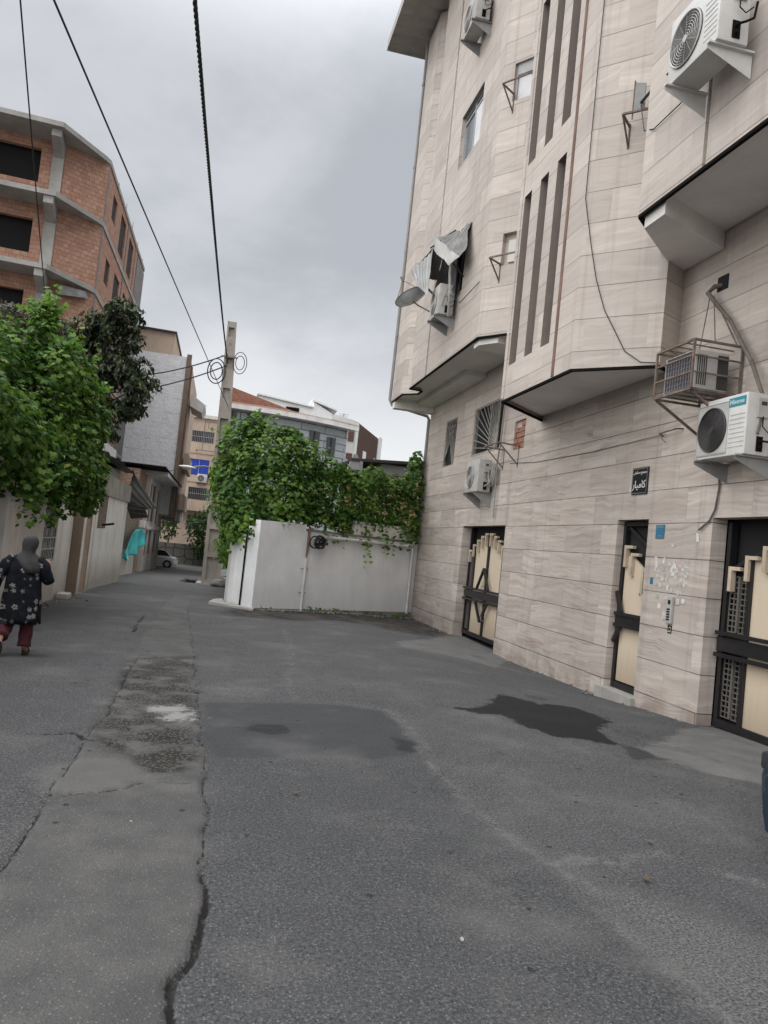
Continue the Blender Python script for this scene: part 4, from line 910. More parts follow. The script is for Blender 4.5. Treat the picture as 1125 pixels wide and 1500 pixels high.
# satellite dish
ds = thing('satellite_dish', 'shallow rusty satellite dish tilted flat beside the far bay condenser', 'satellite dish', (4.85, 18.6, 7.9))
ax_ = Vector((-.45, .25, .86)).normalized(); cdish = Vector((4.12, 19.0, 8.22)); e1 = ax_.cross(Vector((0, 1, 0))).normalized(); e2 = ax_.cross(e1)
def dish_rings(off, sgn):
    return [[cdish+ax_*(off+.16*(q/8)**2-.16)+(e1*math.cos(a)+e2*math.sin(a))*.42*max(q/8, .01) for a in [k*2*math.pi/36 for k in range(36)]] for q in range(9)]
m = MB(); m.loft(dish_rings(0, 1), False); m.loft(dish_rings(.008, 1), False); o_ = m.build('reflector', mat('dish_blue_grey', color=(0.66, 0.72, 0.74), rough=.6, var=.25), ds, True)
MB().tube([cdish+(e1*math.cos(a)+e2*math.sin(a))*.423 for a in [k*2*math.pi/36 for k in range(37)]], .012, 6, False).build('rim', M_rustmet, o_, True)
m = MB(); m.tube([cdish-ax_*.15, cdish-ax_*.24+Vector((.1, -.1, -.05)), (4.5, 18.45, 7.75), (4.93, 18.4, 7.6)], .02, 7); m.build('mount_arm', M_rustmet, ds, True)
m = MB(); m.tube([cdish+e1*.40, cdish+ax_*.5, ], .010, 6); m.tube([cdish-e1*.40, cdish+ax_*.5], .008, 6); m.tube([cdish+ax_*.46, cdish+ax_*.6], .035, 8); m.build('feed_arm', M_rustmet, ds, True)
# ------------------------------------------------------------------ left side walls
XL = -3.4
lw = thing('street_wall', 'stained cream plaster wall with a grilled window along the left pavement', 'wall', (XL, 14, -.1))
m = MB(); yA, yB = 4.0, 19.5
wall(m, (XL, yB, 0), (0, -1, 0), (1, 0, 0), yB-yA, -.8, 2.7, [(yB-17.75, yB-16.45, .72, 1.95, .16), (yB-13.55, yB-12.4, -.8, 2.2, .22)])
m.quad((XL, yB, -.8), (XL-.3, yB, -.8), (XL-.3, yB, 2.7), (XL, yB, 2.7)); m.quad((XL, yA, 2.7), (XL, yB, 2.7), (XL-.3, yB, 2.7), (XL-.3, yA, 2.7)); m.quad((XL-.3, yA, -.8), (XL-.3, yB, -.8), (XL-.3, yB, 2.7), (XL-.3, yA, 2.7))
m.build('wall', M_cream, lw)
w_ = MB().box(XL-.145, 16.45, .72, XL-.16, 17.75, 1.95).build('window', M_glass, lw)
g = MB()
for k in range(9): g.box(XL-.03, 16.47+k*.157, .73, XL-.012, 16.487+k*.157, 1.94)
for k in range(6): g.box(XL-.031, 16.46, .74+k*.235, XL-.011, 17.74, .757+k*.235)
for yy in (16.8, 17.3):
    for zz in (1.05, 1.35, 1.65): g.tube([(XL-.02, yy+.07*math.cos(a), zz+.09*math.sin(a)) for a in [q*math.pi/4 for q in range(9)]], .008, 5, False)
g.build('grille', M_acwhite, w_)
MB().box(XL-.145, 17.70, .72, XL-.02, 17.75, 1.95).build('frame', M_darksheet, w_)
d_ = MB().box(XL-.20, 12.4, -.6, XL-.16, 13.55, 2.2).build('door', M_darksheet, lw)
MB().box(XL-.16, 12.5, 1.3, XL-.145, 13.4, 1.62).build('door_grille', M_edge, d_)
tag(MB().bbox(-3.36, 18.2, -.16, -3.1, 18.7, -.02, .04).build('rubble_lump', M_cream), 'broken pale plaster lump lying at the foot of the left wall', 'rubble')
def gatepost(y, label):
    z = gz(XL, y); t = thing('gate_post', label, 'post', (XL+.1, y, z))
    MB().box(XL-.25, y, z-.3, XL+.21, y+.16, 2.9).build('shaft', M_brownpost, t); MB().box(XL-.25, y+.161, z-.3, XL+.195, y+.62, 2.88).build('side_face', M_cream2, t)
    return t
gatepost(19.55, 'brown rendered gate post next to the window wall on the left')
gatepost(20.75, 'brown rendered gate post with a nail hole, farther from the walker')
gt = thing('side_gate', 'dark narrow gate recessed between the brown post and the stained wall', 'gate', (XL, 22, -.3))
MB().box(XL-.14, 21.4, -.8, XL-.10, 22.6, 2.4).build('gate_leaf', M_darksheet, gt)
t = MB().tube([(XL+.20, 22.7, 1.55), (XL+.42, 22.7, 1.6), (XL+.52, 22.6, 1.62)], .03, 8).build('wall_lamp', M_edge, None, True); tag(t, 'small black lamp fitting on the edge of the stained wall', 'lamp')
w2 = thing('street_wall', 'tall stained cream wall end jutting out beyond the gate posts', 'wall', (XL, 26, -.4))
m = MB(); m.box(XL-.3, 22.65, -1, XL+.03, 29.6, 2.42); m.build('wall', M_cream2, w2)
MB().box(XL-.25, 23.0, 1.45, XL+.035, 24.6, 2.43).build('brick_patch', M_greybrick, w2)
cp = MB(); n = 56
for k in range(n):
    ya = 22.7+k*(29.5-22.7)/n; yb = 22.7+(k+1)*(29.5-22.7)/n; xa = XL+.08+(.02 if k % 2 else -.02)
    cp.box(xa, ya, 2.44, xa+.015, yb, 3.02)
cp.build('corrugated_parapet', M_greymet if 0 else mat('cream_corrugated_sheet', color=(.36, .33, .28), rough=.6, var=.3, vscale=1.5), w2)
# lean-to behind it with a drooping corrugated roof
lt = thing('lean_to', 'small plaster lean-to with a sagging corrugated roof behind the stained wall', 'shed', (XL, 27, 3))
MB().box(XL-2.6, 23.0, 1.0, XL-.32, 29.4, 3.5).build('wall', M_greywall, lt)
sheet([(XL-2.9, 22.7, 3.75), (XL+.15, 22.7, 3.58), (XL+.22, 29.7, 3.55), (XL-2.9, 29.7, 3.75)], 24, 20, .02, 10, 3).build('roof', M_darksheet, lt, True)
sheet([(XL+.1, 29.65, 3.55), (XL-.1, 29.75, 2.45), (XL+.55, 29.9, 2.2), (XL+1.05, 29.9, 2.35)], 20, 16, .018, 4, 8).build('hanging_sheet', M_awn, lt, True)
sheet([(XL-.1, 29.7, 2.45), (XL+.2, 29.7, 1.85), (XL+.8, 29.8, 1.95), (XL+.6, 29.8, 2.35)], 14, 12, .012, 3, 15).build('hanging_sheet', M_darksheet, lt, True)
# brick infill wall and second wall further on
bw = thing('brick_wall', 'low cream rendered wall with grey brick courses behind the teal cloth', 'wall', (-4, 36, -.7))
MB().box(-4.5, 30.5, -1.2, -4.1, 41.5, .45).build('rendered_base', M_cream2, bw); MB().box(-4.5, 30.52, .45, -4.13, 41.5, 2.3).build('brickwork', M_greybrick, bw)
tc = thing('teal_cloth', 'teal tarpaulin hung over a line along the low brick wall', 'cloth', (-4, 34, 1))
A, B, C_, D_ = Vector((-4.18, 31.6, .22)), Vector((-4.0, 38.6, 1.45)), Vector((-4.02, 38.6, .75)), Vector((-4.1, 31.4, -.15))
m = MB(); nu, nv = 40, 14; G = []
for i in range(nu+1):
    for j in range(nv+1):
        u, v = i/nu, j/nv; topz = .35+1.12*math.sin(min(u*3.3, 1.57))**1.2-.28*max(0, u-.45)+.06*math.sin(u*11); botz = -.02+.68*u+.10*math.sin(u*9)
        z = topz*(1-v)+botz*v; G.append((-3.85+.14*math.sin(u*15+v*2)*v+.09*math.sin(u*31+1)*v+.05, 34.4+8.4*u+.2*math.sin(v*5), z))
m.add(G, [(i*(nv+1)+j, (i+1)*(nv+1)+j, (i+1)*(nv+1)+j+1, i*(nv+1)+j+1) for i in range(nu) for j in range(nv)])
tb = m.build('tarpaulin', mat('teal_fabric', color=(0.02, 0.30, 0.29), rough=.75, var=.25, vscale=4), tc, True); sm = tb.modifiers.new('s', 'SOLIDIFY'); sm.thickness = .01
MB().tube([(-3.95, 34, .3), (-3.83, 38.5, 1.47), (-3.83, 44.5, 1.45)], .015, 5).build('line', M_wire, tc)

# old brick house with plaster corner
bh = thing('brick_house', 'old two storey brick house with cream plaster corner and white concrete eave', 'house', (-4.2, 50, -1))
MB().box(-9.5, 41.6, -2, -4.3, 58.0, 4.55).build('brick_wall', M_oldbrick, bh)
m = MB(); m.box(-4.9, 45.6, -2, -4.16, 58.4, 4.5); m.build('plaster_wall', M_cream, bh)
for k, (a, b, c, d) in enumerate(((46.4, 47.6, 1.9, 4.1), (48.8, 50.0, 1.9, 4.1), (52.0, 53.0, 1.8, 4.0), (46.6, 47.6, -.1, 1.35), (49.4, 50.3, -.1, 1.35), (53.2, 54.0, -.1, 1.2))):
    MB().box(-4.165, a, c, -4.13, b, d).build('recess_panel', M_brownpost, bh)
MB().box(-4.17, 51.0, -2, -4.05, 51.25, 4.4).build('pilaster', M_cream, bh); MB().box(-4.17, 45.62, -2, -4.06, 45.9, 4.4).build('pilaster', M_cream, bh)
MB().box(-4.2, 45.6, 1.42, -3.98, 58.4, 1.62).build('string_course', M_cream, bh)
MB().box(-9.6, 44.5, 4.5, -3.1, 59.0, 4.72).build('roof', M_soffit, bh)
MB().box(-9.62, 41.4, 4.72, -3.05, 59.1, 4.80).build('roof_edge', M_edge, bh)
MB().box(-4.3, 58.4, 2.2, -3.1, 67.0, 4.3).build('balcony', M_greywall, bh)
MB().box(-4.25, 41.4, -1.6, -4.1, 42.6, .6).build('metal_door', M_brownpost, bh)
MB().bbox(-4.2, 43.0, 1.5, -3.9, 43.35, 1.9, .04).build('meter_box', M_white, bh)

# pale water tank of the middle house etc: parapet
ph = thing('pale_house', 'pale rendered house corner seen between loquat tree and brick house', 'house', (-6, 42, 3)); MB().box(-9.5, 36.5, -1, -5.55, 41.3, 5.3).build('wall', M_greywall, ph)

# foil clad apartment block
def f_foil(t, b):
    p = t.pos(); x, y, z = t.sep(p)[:3]
    n = t.noise(p, .8, 5, .6); cr = t.noise(t.comb(t.math('MULTIPLY', x, 3.0), y, t.math('MULTIPLY', z, 3.0)), 1.0, 7, .72, 1.2)
    zr = t.math('FRACT', t.math('DIVIDE', t.math('ADD', z, t.math('MULTIPLY', n, .35)), 1.0)); ur = t.math('FRACT', t.math('DIVIDE', t.math('ADD', x, t.math('MULTIPLY', n, .2)), 0.92))
    seam = t.math('MAXIMUM', t.math('LESS_THAN', zr, .05), t.math('LESS_THAN', ur, .05))
    c = t.mix(t.ramp(cr, .35, .65), (.72, .72, .725), (.86, .86, .865)); c = t.mix(t.math('MULTIPLY', seam, .10), c, (.25, .245, .24)); c = t.mix(t.math('MULTIPLY', t.ramp(t.noise(t.comb(t.math('MULTIPLY', x, 1.3), 0.0, t.math('MULTIPLY', z, 6.0)), 1.0, 7, .7, .8), .5, .68), .45), c, (.33, .33, .335))
    t.l.new(t.bump(t.math('ADD', cr, t.math('MULTIPLY', seam, .3)), .10, .55), b.inputs['Normal'])
    return c
M_foil = mat('wrinkled_foil_membrane', f_foil, rough=.5, metal=.0)
fb = thing('apartment_building', 'tall block with silver insulation foil over its blank side wall', 'building', (-8, 56, -1.5))
MB().box(-16, 55.2, 2.4, -3.25, 70, 13.6).build('wall', M_tan, fb); MB().box(-16, 56, -2, -6, 70, 2.4).build('ground_floor', M_tan, fb); MB().box(-15.8, 55.1, 2.5, -3.32, 55.19, 13.62).build('insulation_foil', M_foil, fb)
m = MB(); m.prism([(-15, 55.6, 13.6), (-4.5, 55.6, 13.6), (-4.5, 55.6, 15.25), (-15, 55.6, 15.4)], (0, 9, 0)); m.build('roof_storey', M_tan, fb)
MB().prism([(-15, 55.4, 15.4), (-4.4, 55.4, 15.25), (-4.4, 55.4, 15.36), (-15, 55.4, 15.52)], (0, 9.6, 0)).build('metal_roof', M_darksheet, fb)
m = MB(); m.box(-3.5, 55.0, 2.38, -3.18, 55.3, 13.8); m.build('corner_strip', M_brownpost, fb)
m = MB(); m.tube([(-3.1, 55.25, 13), (-3.1, 55.25, 2.0)], .07, 8); m.tube([(-3.12, 55.7, 12), (-3.12, 55.7, 2.0)], .06, 8); m.build('drain_pipe', M_rustline, fb, True)
m = MB(); m.prism([(-3.1, 58, 10.7), (-2.2, 58, 10.3), (-2.0, 58, 10.9), (-3.1, 58, 11.6)], (0, 4, 0)); m.build('balcony_canopy', M_greywall, fb)
for z in (6.0, 3.0): MB().box(-3.1, 58, z, -2.8, 66, z+1.2).build('balcony', M_tan, fb)

# tan apartment block closing the street
tb_ = thing('apartment_building', 'tan apartment block with barred windows closing the far end of the street', 'building', (-2.5, 82, -1.7))
wt = MB(); ZT = 13.3
wn = [(-4.15, -1.55, 10.75, 12.0), (-4.2, -1.75, 7.35, 9.0), (-3.55, -.6, 4.75, 6.1), (-5.8, -4.3, 1.75, 3.2), (-3.35, -.8, 1.75, 3.2), (-6.6, -4.9, 7.6, 8.8), (-6.6, -4.9, 10.9, 12.0), (.6, 2.6, 10.8, 12.0), (.6, 2.6, 7.4, 9.0), (.6, 2.6, 4.6, 6.1)]
wall(wt, (9, 82, 0), (-1, 0, 0), (0, -1, 0), 22, -2, ZT, [(9-b, 9-a, c, d, .25) for a, b, c, d in wn])
wt.quad((9, 82, -2), (9, 95, -2), (9, 95, ZT), (9, 82, ZT)); wt.quad((-13, 82, ZT), (9, 82, ZT), (9, 95, ZT), (-13, 95, ZT)); wt.build('wall', M_tan, tb_)
MB().box(-13, 81.7, ZT, 9, 82, ZT+.35).build('parapet', M_greywall, tb_)
for z in (9.6, 6.6, 3.55): MB().box(-13, 81.93, z, 9, 82.0, z+.3).build('string_course', M_tan, tb_)
M_bluecurt = mat('blue_awning_cloth', color=(0.012, 0.045, 0.36), rough=.7, var=.25, vscale=2)
for i, (a, b, c, d) in enumerate(wn):
    w_ = MB().box(a-.05, 82.2, c-.05, b+.05, 82.24, d+.05).build('window', M_glass, tb_)
    if i == 1:
        m = MB().box(a+.02, 82.05, c+.05, b-.02, 82.10, d-.02); m.build('blue_cover', M_bluecurt, w_)
        MB().box((a+b)/2+.2, 82.0, c+.1, (a+b)/2+.26, 82.04, d-.1).build('frame_bar', M_greymet, w_)
    else:
        g = MB()
        for k in range(15): xx = a+.05+(b-a-.1)*k/14; g.beam((xx, 82.02, c), (xx, 82.02, d), .035 if i in (0, 4) else .025)
        for zz in (c+.03, (c+d)/2, d-.03): g.beam((a, 82.015, zz), (b, 82.015, zz), .05)
        g.build('grille', M_greymet if i != 3 else M_darksheet, w_)
MB().box(-4.6, 81.0, 3.6, -.2, 81.95, 4.6).build('balcony', M_tan, tb_)
ca = condenser('air_conditioner', 'small white condenser under the blue window of the tan block', 1.0, .85, .4, M_acwhite, .33, -.12, brk=.3); put(ca, -2.3, 82.0, 6.62, 0)
m = thing('window_rack', 'thin steel drying rack in front of the top barred window', 'rack', (-2.4, 81.6, 10)); g = MB()
for (p, q) in (((-3.2, 81.3, 9.9), (-.8, 81.3, 9.9)), ((-2.6, 81.3, 9.9), (-2.6, 81.3, 13.0)), ((-2.6, 81.3, 12.9), (-.3, 81.3, 12.9)), ((-3.2, 81.3, 9.9), (-3.2, 82, 9.9)), ((-.8, 81.3, 9.9), (-.8, 82, 9.9)), ((-2.2, 81.2, 12.9), (-2.2, 81.2, 12.2))): g.beam(p, q, .07)
g.build('rack_frame', M_rustmet, m)
rt = tag(MB().tube([(-3.9, 84, ZT), (-3.9, 84, ZT+1.5)], .5, 14).build('water_tank', M_galv, None, True), 'small grey water tank on the roof of the tan block', 'water tank')

# hexagon patterned low wall at the end of the street
def f_hex(t, b):
    p = t.pos(); x, y, z = t.sep(p)[:3]; e = t.voro(t.comb(t.math('MULTIPLY', x, 1.0), 0.0, z), 1.15, 'DISTANCE_TO_EDGE', 'Distance', .45)
    n = t.noise(p, 2.0, 4, .6); c = t.mix(t.ramp(n, .3, .7), (.17, .165, .15), (.27, .26, .235)); return t.mix(t.ramp(e, .05, .03), c, (.06, .058, .052))
hx = tag(MB().box(-9, 74.0, -2, 3, 74.3, .25).build('patterned_wall', mat('hexagon_relief', f_hex, rough=.9)), 'low grey wall with hexagon relief behind the white car', 'wall')

# building with red tiled curved roof
cb = thing('curved_building', 'grey stone building with curved front and red tiled eave behind the vines', 'building', (3, 48, -1))
cxc, cyc, rad = 0.2, 60.0, 13.2
def arcpts(r, a0, a1, n): return [(cxc+r*math.sin(a0+(a1-a0)*k/n), cyc-r*math.cos(a0+(a1-a0)*k/n)) for k in range(n+1)]
arc = arcpts(rad, R(-2.5), R(33), 24); m = MB()
for (xa, ya), (xb, yb) in zip(arc[:-1], arc[1:]): m.quad((xa, ya, -1.5), (xb, yb, -1.5), (xb, yb, 9.1), (xa, ya, 9.1))
xe, ye = arc[-1]; m.quad((xe, ye, -1.5), (xe+1.2, ye+16, -1.5), (xe+1.2, ye+16, 9.1), (xe, ye, 9.1)); xa, ya = arc[0]; m.quad((xa, ya, -1.5), (xa-.5, ya+16, -1.5), (xa-.5, ya+16, 9.1), (xa, ya, 9.1))
m.build('wall', M_greyblock, cb)
def ring(mb, r0, r1, z0, z1, a0, a1, n=30):
    A = arcpts(r0, a0, a1, n); B = arcpts(r1, a0, a1, n)
    for k in range(n):
        (ax0, ay0), (ax1, ay1), (bx0, by0), (bx1, by1) = A[k], A[k+1], B[k], B[k+1]
        mb.quad((ax0, ay0, z0), (ax1, ay1, z0), (bx1, by1, z1), (bx0, by0, z1))
    return mb
m = MB(); ring(m, rad+.55, rad+.55, 9.1, 9.42, R(-4), R(35)); ring(m, rad-.1, rad+.55, 9.1, 9.1, R(-4), R(35)); m.build('eave', M_cream, cb)
m = MB(); ring(m, rad+.58, rad-1.6, 9.43, 9.85, R(-4), R(35)); m.build('tiled_roof', mat('red_roof_tile', color=(.26, .08, .058), rough=.6, var=.3, vscale=5), cb)
m = MB(); m.prism([(-.35, 48.6, 9.6), (4.2, 48.9, 9.6), (4.2, 48.9, 9.75), (-.1, 48.6, 10.75), (-.35, 48.6, 10.75)], (0, 6, 0)); m.build('brick_gable', M_redbrick, cb)
for (a, c, d, wd) in ((-1.0, 7.9, 9.0, .6), (5.2, 7.6, 9.0, 1.05), (14.5, 7.7, 8.6, .8), (22, 7.8, 8.6, .75), (27.5, 7.2, 8.4, .7)):
    A = arcpts(rad+.04, R(a)-wd/rad/2, R(a)+wd/rad/2, 4); m = MB()
    for (p, q) in zip(A[:-1], A[1:]): m.quad((*p, c), (*q, c), (*q, d), (*p, d))
    w_ = m.build('window', M_glass, cb); mid = arcpts(rad+.07, R(a), R(a), 1)[0]
    MB().beam((*mid, c), (*mid, d), .07).build('mullion', M_darksheet, w_)
# white block with brown brick front
wb = thing('white_building', 'white rendered block with dark brown brick flank in the middle distance', 'building', (11, 75, -1.7))
MB().prism([(7.5, 75, -2), (12.05, 75, -2), (12.05, 75, 14.1), (7.5, 75, 14.9)], (0, 22, 0)).build('wall', M_greywall, wb)
m = MB(); m.quad((12.3, 75.5, -2), (16.6, 84, -2), (16.6, 84, 13.7), (12.3, 75.5, 14.1)); m.quad((12.3, 75.5, -2), (12.3, 75.5, 14.1), (11.9, 76, 14.1), (11.9, 76, -2)); m.quad((16.6, 84, -2), (16.6, 84, 13.7), (10, 95, 13.7), (10, 95, -2)); m.build('brick_flank', M_brownbrick, wb)
for (f, c, d) in ((.30, 9.9, 11.6), (.74, 9.9, 11.4), (.30, 6.5, 8.2)):
    p = Vector((12.3, 75.5, 0)).lerp(Vector((16.6, 84, 0)), f); q = Vector((12.3, 75.5, 0)).lerp(Vector((16.6, 84, 0)), f+.11); o_ = Vector((.06, -.03, 0))
    m = MB(); m.prism([p+o_+Vector((0, 0, c)), q+o_+Vector((0, 0, c)), q+o_+Vector((0, 0, d)), p+o_+Vector((0, 0, d))], (-.3, .15, 0)); m.build('window', M_white, wb)
p = Vector((12.3, 75.5, 0)); m = MB()
for f0, f1 in ((-.015, .04), (.86, 1.0)):
    a = p.lerp(Vector((16.6, 84, 0)), f0)+Vector((.08, -.04, 0)); b = p.lerp(Vector((16.6, 84, 0)), f1)+Vector((.08, -.04, 0)); m.prism([a+Vector((0, 0, -2)), b+Vector((0, 0, -2)), b+Vector((0, 0, 14.0)), a+Vector((0, 0, 14.0))], (-.3, .15, 0))
m.build('white_pier', M_white, wb)
m = MB(); m.box(11.4, 74.9, 9.4, 12.0, 75, 10.8); m.box(11.4, 74.9, 12.0, 12.0, 75, 13.6); m.build('window', M_brownbrick, wb)
pt = thing('white_building', 'white penthouse block rising behind the red tiled eave', 'building', (6, 70, 8))
MB().prism([(2.2, 70, 5), (9.0, 70, 5), (9.0, 70, 13.6), (7.2, 70, 14.5), (7.2, 70, 13.9), (2.2, 70, 14.4)], (0, 8, 0)).build('wall', M_white, pt)
m = MB(); m.prism([(7.0, 69.8, 14.55), (9.4, 69.8, 13.9), (9.4, 69.8, 14.05), (7.0, 69.8, 14.72)], (0, 8, 0)); m.prism([(2.0, 69.8, 14.42), (7.15, 69.8, 13.92), (7.15, 69.8, 14.04), (2.0, 69.8, 14.55)], (0, 8, 0)); m.build('roof', M_white, pt)
MB().box(4.7, 69.9, 13.2, 5.9, 69.98, 13.7).build('window', M_edge, pt)
gw = thing('stone_annex', 'grey banded stone annex stepping down beside the curved building', 'building', (9, 62, -1)); MB().prism([(7.2, 58, -2), (11.5, 66, -2), (11.5, 66, 8.6), (7.2, 58, 9.0)], (-2, 1, 0)).build('wall', M_greyblock, gw)
MB().prism([(9.5, 66, -2), (14.6, 72, -2), (14.6, 72, 7.3), (9.5, 66, 7.9)], (-2, 2, 0)).build('lower_wall', M_greywall, gw)
for (f, w2_) in ((.2, .8), (.52, .6), (.78, .5)):
    a = Vector((9.5, 66, 5.6)).lerp(Vector((14.6, 72, 5.2)), f)+Vector((.05, -.05, 0)); MB().prism([a, a+Vector((.6*w2_, .7*w2_, 0)), a+Vector((.6*w2_, .7*w2_, 1.3)), a+Vector((0, 0, 1.3))], (-.1, .1, 0)).build('window', M_rustline if f < .3 else M_edge, gw)
# shed behind the vine wall
sh_ = thing('garden_shed', 'block shed with a dark sheet roof behind the vine covered wall', 'shed', (6, 28, 0))
MB().box(4.9, 28, -1, 7.9, 32, 4.45).build('wall', M_orangeblock, sh_); MB().box(5.6, 27.93, 4.47, 7.9, 32, 4.85).build('upper_wall', M_greymet, sh_)
MB().prism([(4.4, 27.5, 4.78), (8.1, 27.5, 5.02), (8.1, 27.5, 5.12), (4.4, 27.5, 4.88)], (0, 4.8, 0)).build('roof', M_darksheet, sh_)
MB().prism([(3.2, 27.6, 4.15), (4.9, 27.6, 4.2), (4.9, 27.6, 4.42), (3.2, 27.6, 4.4)], (0, 3, 0)).build('lower_roof', M_darksheet, sh_)
m = MB(); m.box(4.72, 27.5, 2, 4.84, 27.62, 4.8); m.build('post', M_galv, sh_); MB().prism([(4.3, 27.55, 4.45), (4.9, 27.55, 4.5), (4.6, 27.55, 5.05), (4.5, 27.55, 5.05)], (0, .3, 0)).build('gable_sheet', M_greymet, sh_)

# brick building under construction
bb = thing('unfinished_building', 'red hollow brick building under construction with bare concrete slabs on the left', 'building', (-12, 45, -1))
c0 = (-26.0, 36.5); c1 = (-8.95, 38.0); c2 = (-7.2, 39.2); c3 = (-7.05, 55)
FLR = [2.6, 5.9, 9.25, 12.6, 15.95]; TOP = 19.1
seg = [(c0, c1), (c1, c2), (c2, c3)]
def sg(i): a, b = Vector((*seg[i][0], 0)), Vector((*seg[i][1], 0)); U = (b-a).normalized(); return a, U, Vector((U.y, -U.x, 0)), (b-a).length
for i in range(3):
    a, U, n, Ls = sg(i); m = MB(); hl = []
    for z in FLR[:-1]+[FLR[-1]]:
        z = z+.3
        if i == 0: hl += [(Ls-3.6, Ls-1.05, z+.75, z+2.35, .3), (Ls-7.6, Ls-5.2, z+.75, z+2.35, .3), (Ls-12, Ls-9, z+.75, z+2.35, .3)]
        if i == 2: hl += [(2.0, 3.3, z+.95, z+2.2, .3), (4.9, 6.8, z+.3, z+2.4, .3), (8.4, 10.3, z+.3, z+2.4, .3)]
    wall(m, a-n*(.0 if i else .0), U, n, Ls if i < 2 else 12.2, -2, TOP-.05, hl)
    if i == 2:
        for h in hl: MB().prism([a+U*h[0]-n*.08+Vector((0, 0, h[2])), a+U*h[1]-n*.08+Vector((0, 0, h[2])), a+U*h[1]-n*.08+Vector((0, 0, h[3])), a+U*h[0]-n*.08+Vector((0, 0, h[3]))], -n*.05).build('window_opening', M_void, bb)
    if i == 0: m.quad((c0[0], c0[1], -2), (c0[0], c0[1]+20, -2), (c0[0], c0[1]+20, TOP-.05), (c0[0], c0[1], TOP-.05))
    m.build('brick_wall', M_hollow, bb)
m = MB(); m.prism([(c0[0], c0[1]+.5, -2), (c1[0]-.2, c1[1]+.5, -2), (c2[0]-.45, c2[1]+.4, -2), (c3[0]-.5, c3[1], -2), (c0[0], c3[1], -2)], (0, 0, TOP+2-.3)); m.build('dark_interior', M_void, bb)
for z in FLR+[TOP-.05]:
    ov = 1.5 if z < TOP-1 else 1.7
    a0, U0, n0, L0 = sg(0); a1, U1, n1, L1 = sg(1); a2, U2, n2, L2 = sg(2)
    pl_ = [a0+n0*ov, a0+U0*(L0)+n0*ov, Vector((c2[0]-.1, c2[1]-.35, 0)), Vector((c2[0]+.06, c2[1]+.05, 0)), Vector((c3[0]+.06, c3[1], 0)), Vector((c3[0]-3, c3[1], 0)), Vector((c0[0], c3[1], 0))]
    MB().prism([Vector((p.x, p.y, z)) for p in pl_], (0, 0, .22)).build('floor_slab', M_conc, bb)
m = MB(); a, U, n, Ls = sg(0)
for (i, u, wd) in ((0, sg(0)[3]-.55, .5), (0, sg(0)[3]-4.9, .4)):
    a, U, n, Ls = sg(i); p = a+U*u
    m.prism([p+n*.10, p+U*wd+n*.10, p+U*wd-n*.2, p-n*.2], (0, 0, TOP)); 
m.build('column', M_conc, bb)
for z in FLR+[TOP-.05]:
    a, U, n, Ls = sg(0); p = a+U*(Ls-.5); MB().prism([p+n*1.42+Vector((0, 0, z-.34)), p+n*1.42+Vector((0, 0, z-.005)), p+n*.1+Vector((0, 0, z-.005)), p+n*.1+Vector((0, 0, z-.75))], U*.42).build('cantilever_beam', M_conc, bb)
a, U, n, Ls = sg(2); m = MB()
for u in (.02, 7.4, 11.0): p = a+U*u; m.prism([p+n*.03, p+U*.28+n*.03, p+U*.28-n*.2, p-n*.2], (0, 0, TOP))
m.build('column', M_conc_d, bb)
m = MB(); p = a+U*12.2; m.prism([p+n*.04, p+U*3.6+n*.04, p+U*3.6-n*.3, p-n*.3], (0, 0, TOP-.2)); m.build('concrete_wall', M_conc_d, bb)
for k in range(5):
    p = a+U*(k*2.9+3.1); MB().tube([p+Vector((0, 0, TOP+.1)), p+Vector((.02*math.sin(k), 0, TOP+.45+.2*math.sin(k*2.3)**2))], .018, 4).build('rebar', M_rustmet, bb)
MB().box(-20, 40, TOP+.2, -10.6, 46, TOP+1.1).build('roof_block', M_conc, bb)
m = MB(); a, U, n, Ls = sg(1); m.prism([a+U*.3+n*.5+Vector((0, 0, 11.9)), a+U*1.8+n*.2+Vector((0, 0, 12.2)), a+U*1.6+n*.25+Vector((0, 0, 12.5)), a+U*.2+n*.6+Vector((0, 0, 12.3))], (-.1, .1, .05)); m.build('hanging_sheet', M_galv, bb)

# ------------------------------------------------------------------ white garden wall with gate
ww = thing('garden_wall', 'white painted garden wall joining the stone block, vines spilling over it', 'wall', (3, 21, -.2))
P0, P1 = Vector((1.03, 19.9, 0)), Vector((6.28, 23.95, 0)); U = (P1-P0).normalized(); n = Vector((U.y, -U.x, 0)); Lw = (P1-P0).length
WU, WN = U.copy(), n.copy()
m = MB()
def wallstrip(m, u0, u1, za, zb_, th=.2): 
    p, q = P0+U*u0, P0+U*u1; m.prism([p+Vector((0, 0, -.8)), q+Vector((0, 0, -.8)), q+Vector((0, 0, zb_)), p+Vector((0, 0, za))], -n*th)
wallstrip(m, 0, 1.62, 2.12, 2.16); wallstrip(m, 1.62, Lw, 1.98, 1.98, .2); m.build('wall', M_whitewall, ww)
m = MB(); p, q = P0+U*1.65, P0+U*(Lw-.05); m.prism([p+n*.03+Vector((0, 0, 1.983)), q+n*.03+Vector((0, 0, 1.983)), q+n*.03+Vector((0, 0, 2.04)), p+n*.03+Vector((0, 0, 2.04))], -n*.28); m.build('coping', M_conc_d, ww)
m = MB(); p, q = P0+U*3.6, P0+U*(Lw-.25); m.prism([p-n*.02+Vector((0, 0, 2.04)), q-n*.02+Vector((0, 0, 2.04)), q-n*.02+Vector((0, 0, 2.45)), p-n*.02+Vector((0, 0, 2.45))], -n*.12); m.build('parapet', M_cream, ww)
